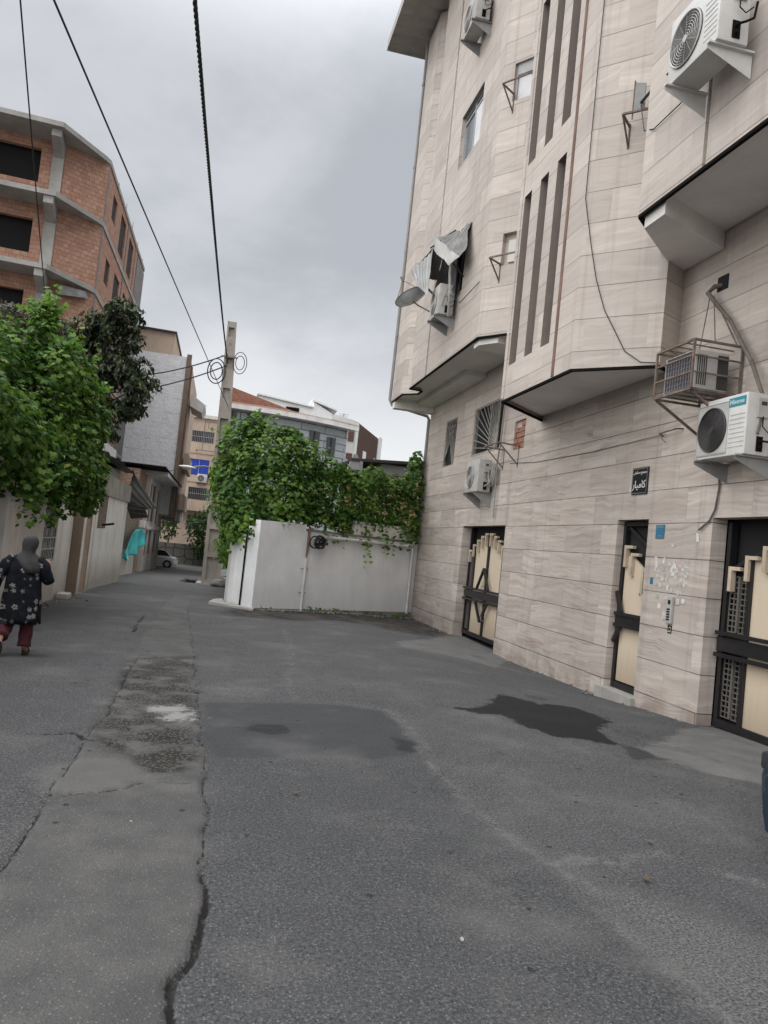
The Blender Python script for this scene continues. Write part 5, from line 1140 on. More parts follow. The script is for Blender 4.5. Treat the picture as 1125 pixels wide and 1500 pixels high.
m = MB(); p, q = P0+U*.02, P0+U*(Lw-.1); m.prism([p+n*.09+Vector((0, 0, -.8)), q+n*.12+Vector((0, 0, -.8)), q+n*.07+Vector((0, 0, -.21)), p+n*.05+Vector((0, 0, -.13))], -n*.05); m.build('plinth', M_conc_d, ww)
pp_ = thing('drain_pipe', 'white drain pipe running along the top of the white wall and down to the street', 'drain pipe', P0+U*1.7)
def onw(u, z, d=.07): v = P0+U*u+n*d; return (v.x, v.y, z)
m = MB(); m.tube([onw(2.3, 1.86, .1), onw(4.2, 1.87, .1), onw(Lw-.75, 1.86, .1), onw(Lw-.5, 1.92, .1), onw(Lw-.32, 2.0, .1)], .055, 10); m.tube([onw(Lw-.33, 1.85, .06), onw(Lw-.33, -.25, .06)], .045, 10); m.build('pipe', M_wpipe, pp_, True)
m = MB(); m.tube([onw(1.68, 1.25, .06), onw(1.68, -.25, .06)], .04, 9); m.build('vertical_pipe', M_wpipe, pp_, True)
m = MB(); m.tube([onw(1.7, 2.05, .06), onw(1.7, 1.55, .06), onw(1.69, 1.25, .05)], [.04, .035, .02], 8); m.build('rusty_end', M_rustline, pp_, True)
m = MB()
for z in (.95, .3): m.tube([onw(1.55, z, .03), onw(1.82, z, .03)], .012, 6)
m.build('clamp', M_greymet, pp_, True)
el = thing('cable_coil', 'dark coil of cable hung on the white wall beside the pipe', 'cable coil', P0+U*2.0)
m = MB(); random.seed(5)
for k in range(9):
    rr = .10+.03*(k % 4); cu = 1.95+random.uniform(-.1, .16); cz_ = 1.70+random.uniform(-.06, .06)
    m.tube([onw(cu+rr*math.cos(a), cz_+rr*.85*math.sin(a), .09+.02*k+.01*math.sin(3*a)) for a in [q*2*math.pi/20 for q in range(21)]], .02, 6, False)
m.build('cable_loops', M_wire, el, True)
# gate side, running away along the street
gw_ = thing('garden_gate', 'white metal gate between pale posts on the street side of the garden wall', 'gate', (.6, 20.6, -.2))
Q0, Q1, Q2 = Vector((1.0, 19.98, 0)), Vector((.76, 20.35, 0)), Vector((.50, 21.0, 0))
def vq(m, a, b, z0, z1, th): m.prism([a+Vector((0, 0, z0)), b+Vector((0, 0, z0)), b+Vector((0, 0, z1)), a+Vector((0, 0, z1))], Vector((b.y-a.y, -(b.x-a.x), 0)).normalized()*th)
m = MB(); vq(m, Q0, Q1, -.3, 1.95, .08); m.build('gate_leaf', M_whitewall, gw_)
m = MB(); vq(m, Q1+Vector((-.01, .03, 0)), Q2, -.3, 1.72, .06); m.build('gate_leaf', M_whitewall, gw_)
m = MB(); a = Q1; vq(m, a+Vector((-.01, -.02, 0)), a+Vector((-.03, .05, 0)), -.25, 1.9, -.02); m.build('gap', M_edge, gw_)
for (b, zt) in ((Vector((.50, 20.97, 0)), 1.55), (Vector((.44, 21.6, 0)), 1.5)): MB().box(b.x-.09, b.y, -.6, b.x+.09, b.y+.22, zt).build('gate_post', M_white, gw_)
cw = tag(MB().prism([(.42, 21.85, -1.0), (.66, 21.85, -1.0), (.95, 34.0, -1.2), (.7, 34.0, -1.2)], (0, 0, 2.7)).build('side_wall', M_cream2), 'cream wall running away behind the garden gate under the foliage', 'wall')
tag(MB().prism([(-.05, 20.7, -.4), (1.05, 19.5, -.4), (1.1, 19.95, -.4), (.35, 21.0, -.4), (.3, 22.0, -.4), (.08, 21.6, -.4)], (0, 0, .27)).build('pavement', M_conc, None), None, None, None, 'structure')

# ------------------------------------------------------------------ concrete utility pole, ditch, lamp
PX, PY = -0.22, 34.5
pz0 = gz(PX, PY)
up = thing('utility_pole', 'tapered concrete power pole with recessed panels beside the drain ditch', 'pole', (PX, PY, pz0))
def pw(z): return .42-.225*(z-pz0)/(11.0-pz0)      # half width
Pc = lambda z: Vector((-.08-.0315*(z-pz0), PY, z))     # it leans a little
m = MB()
def seg_box(m, za, zb_, f0, f1, d0, d1):
    ring_ = []
    for z in (za, zb_):
        c, w_2 = Pc(z), pw(z); ring_.append([c+Vector((w_2*f0, d0, 0)), c+Vector((w_2*f1, d0, 0)), c+Vector((w_2*f1, d1, 0)), c+Vector((w_2*f0, d1, 0))])
    m.loft(ring_)
seg_box(m, pz0-.3, 11.0, -1, -.62, -.16, .16); seg_box(m, pz0-.3, 11.0, .62, 1, -.16, .16); seg_box(m, pz0-.3, 11.0, -.62, .62, -.05, .05)
z = pz0
while z < 10.9:
    seg_box(m, z, min(10.99, z+(.22 if z < 6.5 else .9)), -.62, .62, -.157, .157); z += 1.22 if z < 6.5 else 1.35
m.build('shaft', M_pole, up)
m = MB(); m.tube([Pc(10.0)+Vector((-.02, -.18, 0)), Pc(10.0)+Vector((-.02, -.10, 0))], .03, 6); m.beam(Pc(9.4)+Vector((-.35, -.2, 0)), Pc(9.4)+Vector((.35, -.2, 0)), .06); m.build('fitting', M_rustmet, up)
m = MB()
for k in range(2): rr = .50-.16*k; m.tube([Pc(9.05)+Vector((-.50+rr*.75*math.cos(a), -.2-.03*k, -.35+rr*math.sin(a)*1.1)) for a in [q*2*math.pi/24 for q in range(25)]], .026, 5, False)
for k in range(2): rr = .42-.15*k; m.tube([Pc(9.3)+Vector((.48+rr*.7*math.cos(a), -.2-.03*k, -.1+rr*math.sin(a)*1.15)) for a in [q*2*math.pi/24 for q in range(25)]], .018, 5, False)
tag(m.build('cable_coil', M_wire, None, True), 'loops of spare black cable hung high on the concrete pole', 'cable coil')
sl = thing('street_lamp', 'pale street lamp head on a thin arm reaching left from the pole', 'street lamp', (-.4, 34.4, 4.4))
m = MB(); m.tube([(-.35, 34.4, 4.1), (-.5, 34.4, 4.45), (-.9, 34.4, 4.5), (-1.35, 34.4, 4.42)], .028, 8); m.build('arm', M_galv, sl, True)
m = MB(); m.loft([[(-1.25-.75*k/6, 34.4+.11*math.sin(a)*(math.sin(math.pi*(k+.6)/7.2)), 4.36+.02*k/6+.075*math.cos(a)*(math.sin(math.pi*(k+.6)/7.2))) for a in [q*math.pi/5 for q in range(10)]] for k in range(7)]); m.build('lamp_head', M_acwhite, sl, True)
tag(MB().prism([(-.72, 34.1, -1.4), (.3, 34.0, -1.4), (.25, 43, -1.8), (-.7, 43, -1.8)], (0, 0, .83)).build('ditch_kerb', M_conc), 'rough concrete kerb between the drain ditch and the pole', 'kerb')
for (b, zz, r) in (((.25, 33.0), -.45, .3), ((.1, 36.0), -.42, .35)):
    m = MB(); bm = bmesh.new(); bmesh.ops.create_icosphere(bm, subdivisions=3, radius=1)
    for v in bm.verts: k = 1+.25*mnoise.noise(v.co*1.7+Vector((b[0]*9, 0, 0))); v.co = Vector((b[0]+v.co.x*r*1.1*k, b[1]+v.co.y*r*k, zz+v.co.z*r*.7*k))
    m.bm(bm); bm.free(); tag(m.build('concrete_lump', M_conc_d, None, 'all'), 'rough concrete lump at the foot of the pole' if r > .32 else 'smaller concrete lump between pole and garden wall', 'rubble')

# wires -------------------------------------------------------------------------------
def sag(a, b, s, n=24): a = Vector(a); b = Vector(b); return [a.lerp(b, k/n)-Vector((0, 0, s*4*(k/n)*(1-k/n))) for k in range(n+1)]
top = Pc(9.1)+Vector((-.05, -.22, 0))
def twisted(a, b, s, r, turns, n):
    base = sag(a, b, s, n); m = MB()
    for ph in (0, 2.1, 4.2): m.tube([p+Vector((math.cos(turns*2*math.pi*k/n+ph)*r, 0, math.sin(turns*2*math.pi*k/n+ph)*r)) for k, p in enumerate(base)], r*1.05, 6)
    return m
tag(twisted(top, (-.95, 3.0, 7.0), .25, .0135, 95, 900).build('power_cable', M_wire, None, True), 'thick twisted black power cable overhead running to the top of the pole', 'cable')
tag(MB().tube(sag((-.2, 34.3, 7.2), (-2.62, 4.2, 7.0), .02, 40), .013, 6).build('power_cable', M_wire, None, True), 'thin black wire crossing the sky from upper left down to the pole', 'cable')
tag(MB().tube(sag((-3.9, 16.3, 6.05), (-2.0, 4.7, 7.42), .03, 30), .010, 6).build('power_cable', M_wire, None, True), 'thin black wire at the far left dropping behind the grape vine', 'cable')
tag(MB().tube(sag(Pc(9.5)+Vector((-.1, -.2, 0)), (-6.6, 41, 9.0), .35, 24), .03, 6).build('service_cable', M_wire, None, True), 'upper of two black cables from the pole to the unfinished building', 'cable')
tag(MB().tube(sag(Pc(9.0)+Vector((-.1, -.2, 0)), (-6.6, 41, 8.1), .3, 24), .03, 6).build('service_cable', M_wire, None, True), 'lower of two black cables from the pole to the unfinished building', 'cable')
tag(MB().tube(sag((-4.2, 46, 4.7), (-2.9, 55, 5.9), .1, 10), .02, 5).build('service_cable', M_wire, None, True), 'thin cable rising from the brick house to the foil clad block', 'cable')
# ------------------------------------------------------------------ vegetation
def leaf_mat(name, c1, c2, c3, trans=.35):
    m = bpy.data.materials.new(name); m.use_nodes = True; t = NT(m.node_tree); t.n.clear()
    r = t.island(); n = t.noise(t.pos(), 1.3, 4, .6)
    r2 = t.math('FRACT', t.math('MULTIPLY', r, 17.31)); c = t.mix(t.math('POWER', r, 1.4), c1, c2); c = t.mix(t.math('MULTIPLY', t.math('GREATER_THAN', r2, .955), .7), c, (0.19, 0.17, 0.035)); c = t.mix(t.math('MULTIPLY', t.math('LESS_THAN', r2, .02), .8), c, (0.10, 0.06, 0.03)); c = t.mix(t.ramp(t.math('ADD', n, t.math('MULTIPLY', r, .35)), .62, .85), c, c3)
    b = t.node('ShaderNodeBsdfPrincipled', Roughness=.6); t.set(b.inputs['Base Color'], c); b.inputs['Specular IOR Level'].default_value = .22
    tr = t.node('ShaderNodeBsdfTranslucent'); t.set(tr.inputs['Color'], t.mix(1.0, c, (1.35, 1.45, .65), 'MULTIPLY'))
    mx = t.node('ShaderNodeMixShader'); t.set(mx.inputs[0], trans); t.l.new(b.outputs[0], mx.inputs[1]); t.l.new(tr.outputs[0], mx.inputs[2])
    o = t.node('ShaderNodeOutputMaterial'); t.l.new(mx.outputs[0], o.inputs[0]); return m
M_vine = leaf_mat('vine_leaf', (0.024, 0.068, 0.013), (0.066, 0.145, 0.026), (0.145, 0.245, 0.048), .32)
M_vine2 = leaf_mat('young_vine_leaf', (0.07, 0.155, 0.03), (0.115, 0.22, 0.045), (0.18, 0.29, 0.065))
M_loquat = leaf_mat('loquat_leaf', (0.020, 0.033, 0.018), (0.036, 0.055, 0.028), (0.085, 0.10, 0.065), .15)
M_shrub = leaf_mat('shrub_leaf', (0.020, 0.050, 0.016), (0.035, 0.078, 0.024), (0.06, 0.11, 0.03), .2)
M_bark = mat('bark', color=(0.09, 0.065, 0.048), rough=.95, var=.35, vscale=8, bump=.01, bscale=40)
GRAPE = np.array([(0, -.05, 0), (.20, -.32, -.03), (.36, -.16, -.05), (.52, -.10, -.09), (.40, .14, -.05), (.50, .40, -.10), (.24, .38, -.03), (0, .66, -.10), (-.24, .38, -.03), (-.50, .40, -.10), (-.40, .14, -.05), (-.52, -.10, -.09), (-.36, -.16, -.05), (-.20, -.32, -.03), (0, .12, .05)])
GRAPE_F = [(14, k, (k+1) % 14) for k in range(14)]
LONG = np.array([(0, -.5, 0), (.12, -.22, .03), (.16, .10, .02), (0, .5, -.10), (-.16, .10, .02), (-.12, -.22, .03), (0, 0, -.01)])
LONG_F = [(6, k, (k+1) % 6) for k in range(6)]
OVAL = np.array([(0, -.5, 0), (.28, -.15, .03), (.24, .22, .02), (0, .5, -.08), (-.24, .22, .02), (-.28, -.15, .03), (0, 0, -.02)])
def leaves_obj(name, pts, nrm, size, M, parent, shape=GRAPE, faces=GRAPE_F, rng=None, down=None):
    """pts Nx3 world, nrm Nx3 facing direction of each leaf, size N"""
    rng = rng or np.random.default_rng(1); N = len(pts); nrm = nrm/np.linalg.norm(nrm, axis=1, keepdims=True)
    tip = np.array([0, 0, -1.0]) if down is None else down
    tdir = np.broadcast_to(tip, (N, 3)) + rng.normal(0, .55, (N, 3)); tdir = tdir-nrm*np.sum(tdir*nrm, 1, keepdims=True); tdir /= np.linalg.norm(tdir, axis=1, keepdims=True)+1e-9
    sx = np.cross(tdir, nrm); V = shape[None, :, :]*size[:, None, None]
    curl = 1+rng.normal(0, .25, N)[:, None]*2
    co = pts[:, None, :] + V[:, :, 0:1]*sx[:, None, :] + V[:, :, 1:2]*tdir[:, None, :] + (V[:, :, 2]*curl)[:, :, None]*nrm[:, None, :]
    n = len(shape); Fq = (np.array(faces)[None] + (np.arange(N)*n)[:, None, None]).reshape(-1, 3)
    off = np.array(OFF.get(parent.name, Vector())); co = co.reshape(-1, 3)-off
    me = bpy.data.meshes.new(name); me.vertices.add(len(co)); me.vertices.foreach_set('co', co.ravel().astype(np.float32)); me.loops.add(Fq.size); me.loops.foreach_set('vertex_index', Fq.ravel().astype(np.int32))
    me.polygons.add(len(Fq)); me.polygons.foreach_set('loop_start', np.arange(0, Fq.size, 3)); me.polygons.foreach_set('loop_total', np.full(len(Fq), 3)); me.update(calc_edges=True)
    me.polygons.foreach_set('use_smooth', [True]*len(Fq)); me.materials.append(M)
    o = bpy.data.objects.new(name, me); COL.objects.link(o); o.parent = parent; return o
def blob_points(blobs, per_m2, rng, inner=.25, noise_amp=.25, seed=0):
    """points near the surface of a union of ellipsoids (cx,cy,cz,rx,ry,rz), lumpy; returns pts, outward normals"""
    P, Nn = [], []
    for i, (cx, cy, cz, rx, ry, rz) in enumerate(blobs):
        n = int(per_m2*4*math.pi*((rx*ry)**1.6/3+(rx*rz)**1.6/3+(ry*rz)**1.6/3)**(1/1.6)); d = rng.normal(0, 1, (n, 3)); d /= np.linalg.norm(d, axis=1, keepdims=True)
        lum = np.array([mnoise.noise(Vector(q)*2.1+Vector((seed+i*3.1, 0, 0))) + .5*mnoise.noise(Vector(q)*5+Vector((0, seed+i, 0))) for q in d])
        rad = (1+noise_amp*lum)*np.where(rng.random(n) < inner, rng.uniform(.45, .9, n), rng.uniform(.86, 1.04, n))
        p = np.array([cx, cy, cz])+d*np.array([rx, ry, rz])*rad[:, None]; nn = d/np.array([rx, ry, rz]); nn /= np.linalg.norm(nn, axis=1, keepdims=True)
        keep = np.ones(n, bool)
        for j, (bx, by, bz, qx, qy, qz) in enumerate(blobs):
            if j != i: keep &= np.sum(((p-np.array([bx, by, bz]))/np.array([qx, qy, qz]))**2, 1) > .62
        P.append(p[keep]); Nn.append(nn[keep])
    return np.concatenate(P), np.concatenate(Nn)
def strands(starts, rng, lmin, lmax, step=.09, drift=.35):
    P, Nn = [], []
    for s in starts:
        p = np.array(s, float); L = rng.uniform(lmin, lmax); v = rng.normal(0, drift, 3); v[2] = -abs(v[2])*.2; k = 0
        while k < L:
            v = v*.8+np.array([0, 0, -.35])+rng.normal(0, .10, 3); q = v/np.linalg.norm(v)*step; p = p+q; k += step
            P.append(p+rng.normal(0, .05, 3)); Nn.append(rng.normal(0, .6, 3)+np.array([0, -.8, .35]))
    return np.array(P), np.array(Nn)
def plant_leaves(name, parent, blobs, per, size, M, seed, shape=GRAPE, faces=GRAPE_F, up=.75, noise_amp=.25, inner=.45, keep=None, extra=None, jit=.45):
    rng = np.random.default_rng(seed); P, N = blob_points(blobs, per, rng, inner, noise_amp, seed)
    if extra is not None: P = np.concatenate([P, extra[0]]); N = np.concatenate([N, extra[1]])
    if keep is not None: k = keep(P); P, N = P[k], N[k]
    nn = N+np.array([0, 0, up])+rng.normal(0, jit, P.shape); s = size*rng.uniform(.45, 1.3, len(P))
    return leaves_obj(name, P, nn, s, M, parent, shape, faces, rng)
rng = np.random.default_rng(5)
# big grape vine ball over the white wall corner
gv = thing('grape_vine', 'large rounded grape vine bush spilling over the corner of the white garden wall', 'vine', (1.2, 21, 0))
bl = [(1.05, 21.4, 3.75, 1.15, 1.0, 1.0), (.35, 21.3, 2.75, .72, .8, 1.0), (1.9, 21.7, 3.9, .85, .8, .72), (.25, 21.6, 4.05, .55, .6, .5), (1.35, 21.0, 2.95, .9, .75, .75), (2.1, 21.6, 3.0, .75, .6, .8), (.75, 20.75, 2.35, .55, .45, .5), (1.5, 20.7, 2.5, .6, .45, .45), (.42, 20.9, 2.0, .3, .4, .5), (-.05, 21.7, 3.3, .4, .5, .45), (1.6, 21.4, 4.5, .45, .45, .35), (.55, 21.4, 4.6, .4, .4, .32)]
st = strands([(rng.uniform(.12, 1.0), rng.uniform(19.75, 20.6), rng.uniform(1.8, 2.4)) for _ in range(18)]+[(rng.uniform(.4, 2.3), rng.uniform(20.3, 20.9), rng.uniform(2.3, 3.0)) for _ in range(26)], rng, .3, .75)
plant_leaves('foliage', gv, bl, 200, .122, M_vine, 21, extra=st, noise_amp=.32)
tops = [(rng.uniform(-.3, 2.6), rng.uniform(20.6, 21.8), 0) for _ in range(46)]; P, N = [], []
for (x, y, _) in tops:
    z = 4.35+.35*math.sin(x*2.1)+rng.uniform(-.25, .2); v = np.array([rng.normal(0, .5), rng.normal(0, .4), 1.0]); p = np.array([x, y, z])
    for k in range(rng.integers(4, 9)): p = p+v/np.linalg.norm(v)*.07; v = v+np.array([0, 0, -.16])+rng.normal(0, .15, 3); P.append(p+rng.normal(0, .03, 3)); N.append(np.array([0, -.35, .9])+rng.normal(0, .5, 3))
leaves_obj('young_shoots', np.array(P), np.array(N), rng.uniform(.08, .15, len(P)), M_vine2, gv, rng=rng)
MB().tube([(1.5, 21.6, -.2), (1.45, 21.6, 1.2), (1.2, 21.5, 2.2), (1.0, 21.4, 3.4)], [.07, .06, .05, .03], 8).build('stem', M_bark, gv, True)
# lower vine along the wall to the right
gv2 = thing('grape_vine', 'lower grape vine draped along the white wall up to the stone block', 'vine', (4.2, 23, 0))
bl = []
for k in range(11):
    u = 2.2+k*.43; p = P0+U*u-n*.35; bl.append((p.x, p.y, 3.0+.16*math.sin(k*1.9), .55, .5, .86+.12*math.sin(k*2.7)))
for k in range(7):
    u = 2.6+k*.6; p = P0+U*u-n*.2; bl.append((p.x, p.y, 3.62+.2*math.sin(k*2.3+1), .44, .42, .36))
pe = P0+U*(Lw-.25)-n*.25; bl += [(pe.x, pe.y, 3.9, .35, .4, .8), (pe.x+.02, pe.y, 4.55, .24, .28, .42), (pe.x-.05, pe.y, 2.6, .4, .4, .7)]
S = []
for _ in range(46): q = P0+U*rng.uniform(2.0, Lw-.1)+n*rng.uniform(-.02, .22); S.append((q.x, q.y, rng.uniform(2.1, 2.9)))
st = strands(S, rng, .3, .75)
q = P0+U*3.85+n*.15; st2 = strands([(q.x, q.y, 2.0), (q.x+.05, q.y, 1.95), (q.x-.06, q.y-.03, 2.0)], rng, .55, .75, .11, .15)
st = (np.concatenate([st[0], st2[0]]), np.concatenate([st[1], st2[1]]))
plant_leaves('foliage', gv2, bl, 185, .115, M_vine, 33, extra=st, noise_amp=.35, keep=lambda P: P[:, 0] < 6.28)
P, N = [], []
for _ in range(60):
    q = P0+U*rng.uniform(2.2, Lw-.3)-n*rng.uniform(0, .6); v = np.array([rng.normal(0, .6), rng.normal(0, .4), 1.0]); p = np.array([q.x, q.y, 3.45+rng.uniform(-.3, .25)])
    for k in range(rng.integers(3, 8)): p = p+v/np.linalg.norm(v)*.07; v = v+np.array([0, 0, -.16])+rng.normal(0, .15, 3); P.append(p+rng.normal(0, .03, 3)); N.append(np.array([0, -.35, .9])+rng.normal(0, .5, 3))
P = np.array(P); N = np.array(N); k = P[:, 0] < 6.25
leaves_obj('young_shoots', P[k], N[k], rng.uniform(.08, .14, k.sum()), M_vine2, gv2, rng=rng)
m = MB()
for u in (2.6, 4.0, 5.4): p = P0+U*u-n*.25; m.tube([(p.x, p.y, -.3), (p.x+.05, p.y, 1.5), (p.x-.05, p.y, 2.9)], .035, 7)
m.build('stem', M_bark, gv2, True)
# foliage running away behind the gate, beside the pole
gv3 = thing('hedge', 'dark leafy growth behind the pole along the side wall', 'hedge', (.6, 28, 0))
bl = [(.55+.05*k, 23.2+k*1.4, 2.0+.25*math.sin(k*2), .55, .9, .8) for k in range(9)]+[(.35+.05*k, 24+k*2.0, 1.3, .4, .9, .6) for k in range(5)]
plant_leaves('foliage', gv3, bl, 45, .17, M_vine, 44, noise_amp=.3)
MB().tube([(.75, 28, -.6), (.8, 28, 1.5), (.7, 28, 2.3)], .05, 7).build('stem', M_bark, gv3, True)

# grape vine on the left, hanging over the street wall
gl = thing('grape_vine', 'tall bright grape vine hanging over the left wall above the walking person', 'vine', (-3.8, 15.5, 0))
bl = [(-3.5, 15.6, 3.3, 1.0, 1.3, 1.15), (-2.95, 15.7, 2.8, .62, 1.0, .95), (-3.25, 15.4, 4.35, .62, .8, .6), (-4.3, 15.0, 4.3, .8, 1.0, .75), (-4.4, 14.6, 3.0, .9, 1.2, 1.1), (-2.75, 16.1, 3.6, .42, .7, .6), (-3.6, 15.4, 5.0, .32, .4, .55), (-3.35, 14.3, 2.6, .55, .8, .7), (-2.75, 16.6, 2.55, .42, .6, .6), (-2.7, 16.9, 2.2, .3, .4, .45), (-4.9, 16, 4.6, .8, .8, .6), (-3.45, 13.2, 2.9, .6, 1.0, .75), (-3.7, 12.2, 3.2, .6, .9, .6), (-4.3, 13.2, 3.8, .7, 1.0, .7)]
S = [(rng.uniform(-3.6, -2.6), rng.uniform(12.6, 17.2), rng.uniform(2.0, 2.7)) for _ in range(90)]
st = strands(S, rng, .25, .6)
plant_leaves('foliage', gl, bl, 200, .122, M_vine, 55, extra=st, noise_amp=.33)
P, N = [], []
for _ in range(90):
    b = bl[rng.integers(0, 7)]; a = rng.uniform(0, 6.28); rr = rng.uniform(0, .85); p = np.array([b[0]+b[3]*rr*math.cos(a), b[1]+b[4]*rr*math.sin(a), b[2]+b[5]*math.sqrt(1-rr*rr)*.95]); v = np.array([rng.normal(0, .6), rng.normal(0, .5), 1.0])
    for k in range(rng.integers(3, 9)): p = p+v/np.linalg.norm(v)*.07; v = v+np.array([0, 0, -.18])+rng.normal(0, .16, 3); P.append(p+rng.normal(0, .03, 3)); N.append(np.array([0, -.3, .9])+rng.normal(0, .5, 3))
for _ in range(16):                         # the leader shoot climbing the wire
    p = np.array([-3.62+rng.normal(0, .10), 15.4+rng.normal(0, .1), 5.2]); v = np.array([rng.normal(-.05, .25), rng.normal(0, .2), 1.0])
    for k in range(rng.integers(6, 12)): p = p+v/np.linalg.norm(v)*.075; v = v+rng.normal(0, .2, 3); P.append(p+rng.normal(0, .04, 3)); N.append(np.array([0, -.5, .7])+rng.normal(0, .5, 3))
leaves_obj('young_shoots', np.array(P), np.array(N), rng.uniform(.09, .16, len(P)), M_vine2, gl, rng=rng)
m = MB(); m.tube([(-3.75, 15.5, -.1), (-3.8, 15.5, 2), (-3.7, 15.5, 3.4), (-3.6, 15.4, 5.9)], [.06, .05, .04, .012], 8); m.tube([(-3.7, 15.5, 3.0), (-3.2, 15.6, 3.8), (-3.0, 15.6, 4.6)], [.03, .02, .01], 6); m.tube([(-3.45, 15.3, 3.6), (-3.32, 15.3, 4.6), (-3.3, 15.3, 5.3)], [.02, .015, .006], 5)
m.build('stem', M_bark, gl, True)
# loquat tree behind
lq = thing('loquat_tree', 'dark loquat tree with long leaves standing behind the stained wall', 'tree', (-5.2, 27.5, 0))
cl = [(-4.6, 27.5, 8.1, .95, .9, .8), (-4.0, 27.2, 8.7, .7, .7, .5), (-3.75, 27.4, 6.9, .95, .9, .75), (-3.2, 27.3, 6.3, .72, .7, .55), (-4.9, 27.8, 6.6, 1.0, .9, .9), (-3.9, 27.5, 5.5, .75, .7, .5), (-5.6, 28, 7.6, .9, .9, .9), (-4.2, 27.6, 4.7, .55, .6, .35), (-4.4, 27.4, 3.8, .35, .4, .3), (-3.65, 27.4, 7.9, .5, .5, .4), (-5.0, 27.3, 5.6, .9, .8, .8), (-3.3, 27.4, 5.6, .5, .5, .4), (-5.2, 27.6, 4.6, .7, .7, .6)]
rng2 = np.random.default_rng(8); P, N = [], []
for (cx, cy, cz, rx, ry, rz) in cl:
    for _ in range(int(210*rx*rz)):
        d = rng2.normal(0, 1, 3); d /= np.linalg.norm(d); c = np.array([cx, cy, cz])+d*np.array([rx, ry, rz])*rng2.uniform(.35, 1.05)
        ax0 = d*.6+np.array([0, 0, .7])+rng2.normal(0, .3, 3); ax0 /= np.linalg.norm(ax0)
        for k in range(9):                  # rosette of long leaves at the twig tip
            a = k*2.4; e = np.cross(ax0, [math.cos(a), math.sin(a), .3]); e /= np.linalg.norm(e)+1e-9; P.append(c+e*.10+rng2.normal(0, .03, 3)); N.append(ax0*.9+e*.35*rng2.normal(0, 1)+rng2.normal(0, .35, 3))
P = np.array(P); N = np.array(N)
leaves_obj('foliage', P, N, rng2.uniform(.17, .30, len(P)), M_loquat, lq, LONG, LONG_F, rng2)
m = MB(); m.tube([(-5.2, 27.8, -.5), (-5.1, 27.8, 3), (-4.9, 27.7, 5.2), (-4.5, 27.6, 7.6), (-4.2, 27.4, 8.6)], [.16, .14, .11, .06, .02], 9)
for q in ((-3.3, 27.4, 6.3), (-3.7, 27.4, 7.0), (-5.6, 28, 7.8), (-3.9, 27.5, 5.4), (-4.3, 27.5, 4.5)): m.tube([(-5.05, 27.75, 4.2+.3*(q[2]-5)), ((-5.05+q[0])/2, 27.6, q[2]-.6), q], [.07, .045, .012], 7)
m.build('trunk', M_bark, lq, True)
lq2 = thing('loquat_tree', 'second dark tree crown at the left edge in front of the unfinished building', 'tree', (-8, 29, 0))
cl = [(-7.0, 29, 8.3, 1.0, .9, .7), (-8.2, 29, 8.3, 1.1, 1, .75), (-7.6, 28.6, 7.3, 1.2, 1, .9), (-6.4, 28.8, 7.3, .8, .8, .8), (-8.8, 28.8, 7.0, 1.1, 1, 1), (-6.6, 28.6, 6.0, 1.1, 1, 1), (-8.0, 28.6, 5.6, 1.2, 1, 1.1)]
P, N = [], []
for (cx, cy, cz, rx, ry, rz) in cl:
    for _ in range(int(120*rx*rz)):
        d = rng2.normal(0, 1, 3); d /= np.linalg.norm(d); c = np.array([cx, cy, cz])+d*np.array([rx, ry, rz])*rng2.uniform(.4, 1.05); ax0 = d*.6+np.array([0, 0, .7])+rng2.normal(0, .3, 3); ax0 /= np.linalg.norm(ax0)
        for k in range(8): a = k*2.4; e = np.cross(ax0, [math.cos(a), math.sin(a), .3]); e /= np.linalg.norm(e)+1e-9; P.append(c+e*.10+rng2.normal(0, .03, 3)); N.append(ax0*.9+rng2.normal(0, .35, 3))
P = np.array(P); N = np.array(N); leaves_obj('foliage', P, N, rng2.uniform(.15, .27, len(P)), leaf_mat('dusty_leaf', (0.055, 0.060, 0.042), (0.085, 0.09, 0.06), (0.14, 0.14, 0.10), .15), lq2, LONG, LONG_F, rng2)
MB().tube([(-7.6, 29, -.5), (-7.6, 29, 4), (-7.4, 29, 7.5)], [.17, .13, .04], 8).build('trunk', M_bark, lq2, True)
# shrubs at the far end
for (nm, lab, b0, bl, sz, sd) in (('shrub', 'dark fan shaped shrub growing against the hexagon patterned wall', (-1.3, 73, -1.6), [(-1.4, 73, 1.6, 1.6, 1.2, 1.5), (-.6, 73, 2.9, 1.6, 1.2, 1.1), (-1.2, 73, .2, .9, .9, 1.3), (.6, 73, 2.2, 1.5, 1.2, 1.8), (-2.3, 73.2, 2.4, .8, .8, .7)], .34, 71),
                                 ('shrub', 'small leafy bush above the white car near the brick house corner', (-4.6, 76, -1.6), [(-4.7, 76, 1.6, .9, .9, 1.2), (-4.3, 76, 2.6, .6, .6, .5)], .30, 72),
                                 ('shrub', 'bushy dark green shrub between the pole and the far wall', (1.5, 60, -1.6), [(1.2, 60, 1.6, 1.2, 1.2, 2.2), (1.6, 58, .6, 1.2, 1.2, 1.8), (.9, 57, 3.4, .8, .8, 1.0)], .3, 73)):
    s_ = thing(nm, lab, 'shrub', b0); plant_leaves('foliage', s_, bl, 26, sz, M_shrub, sd, OVAL, LONG_F, noise_amp=.35)
    MB().tube([b0, (b0[0], b0[1], b0[2]+1.2), (b0[0]+.1, b0[1], b0[2]+3)], [.09, .07, .03], 6).build('stem', M_bark, s_, True)
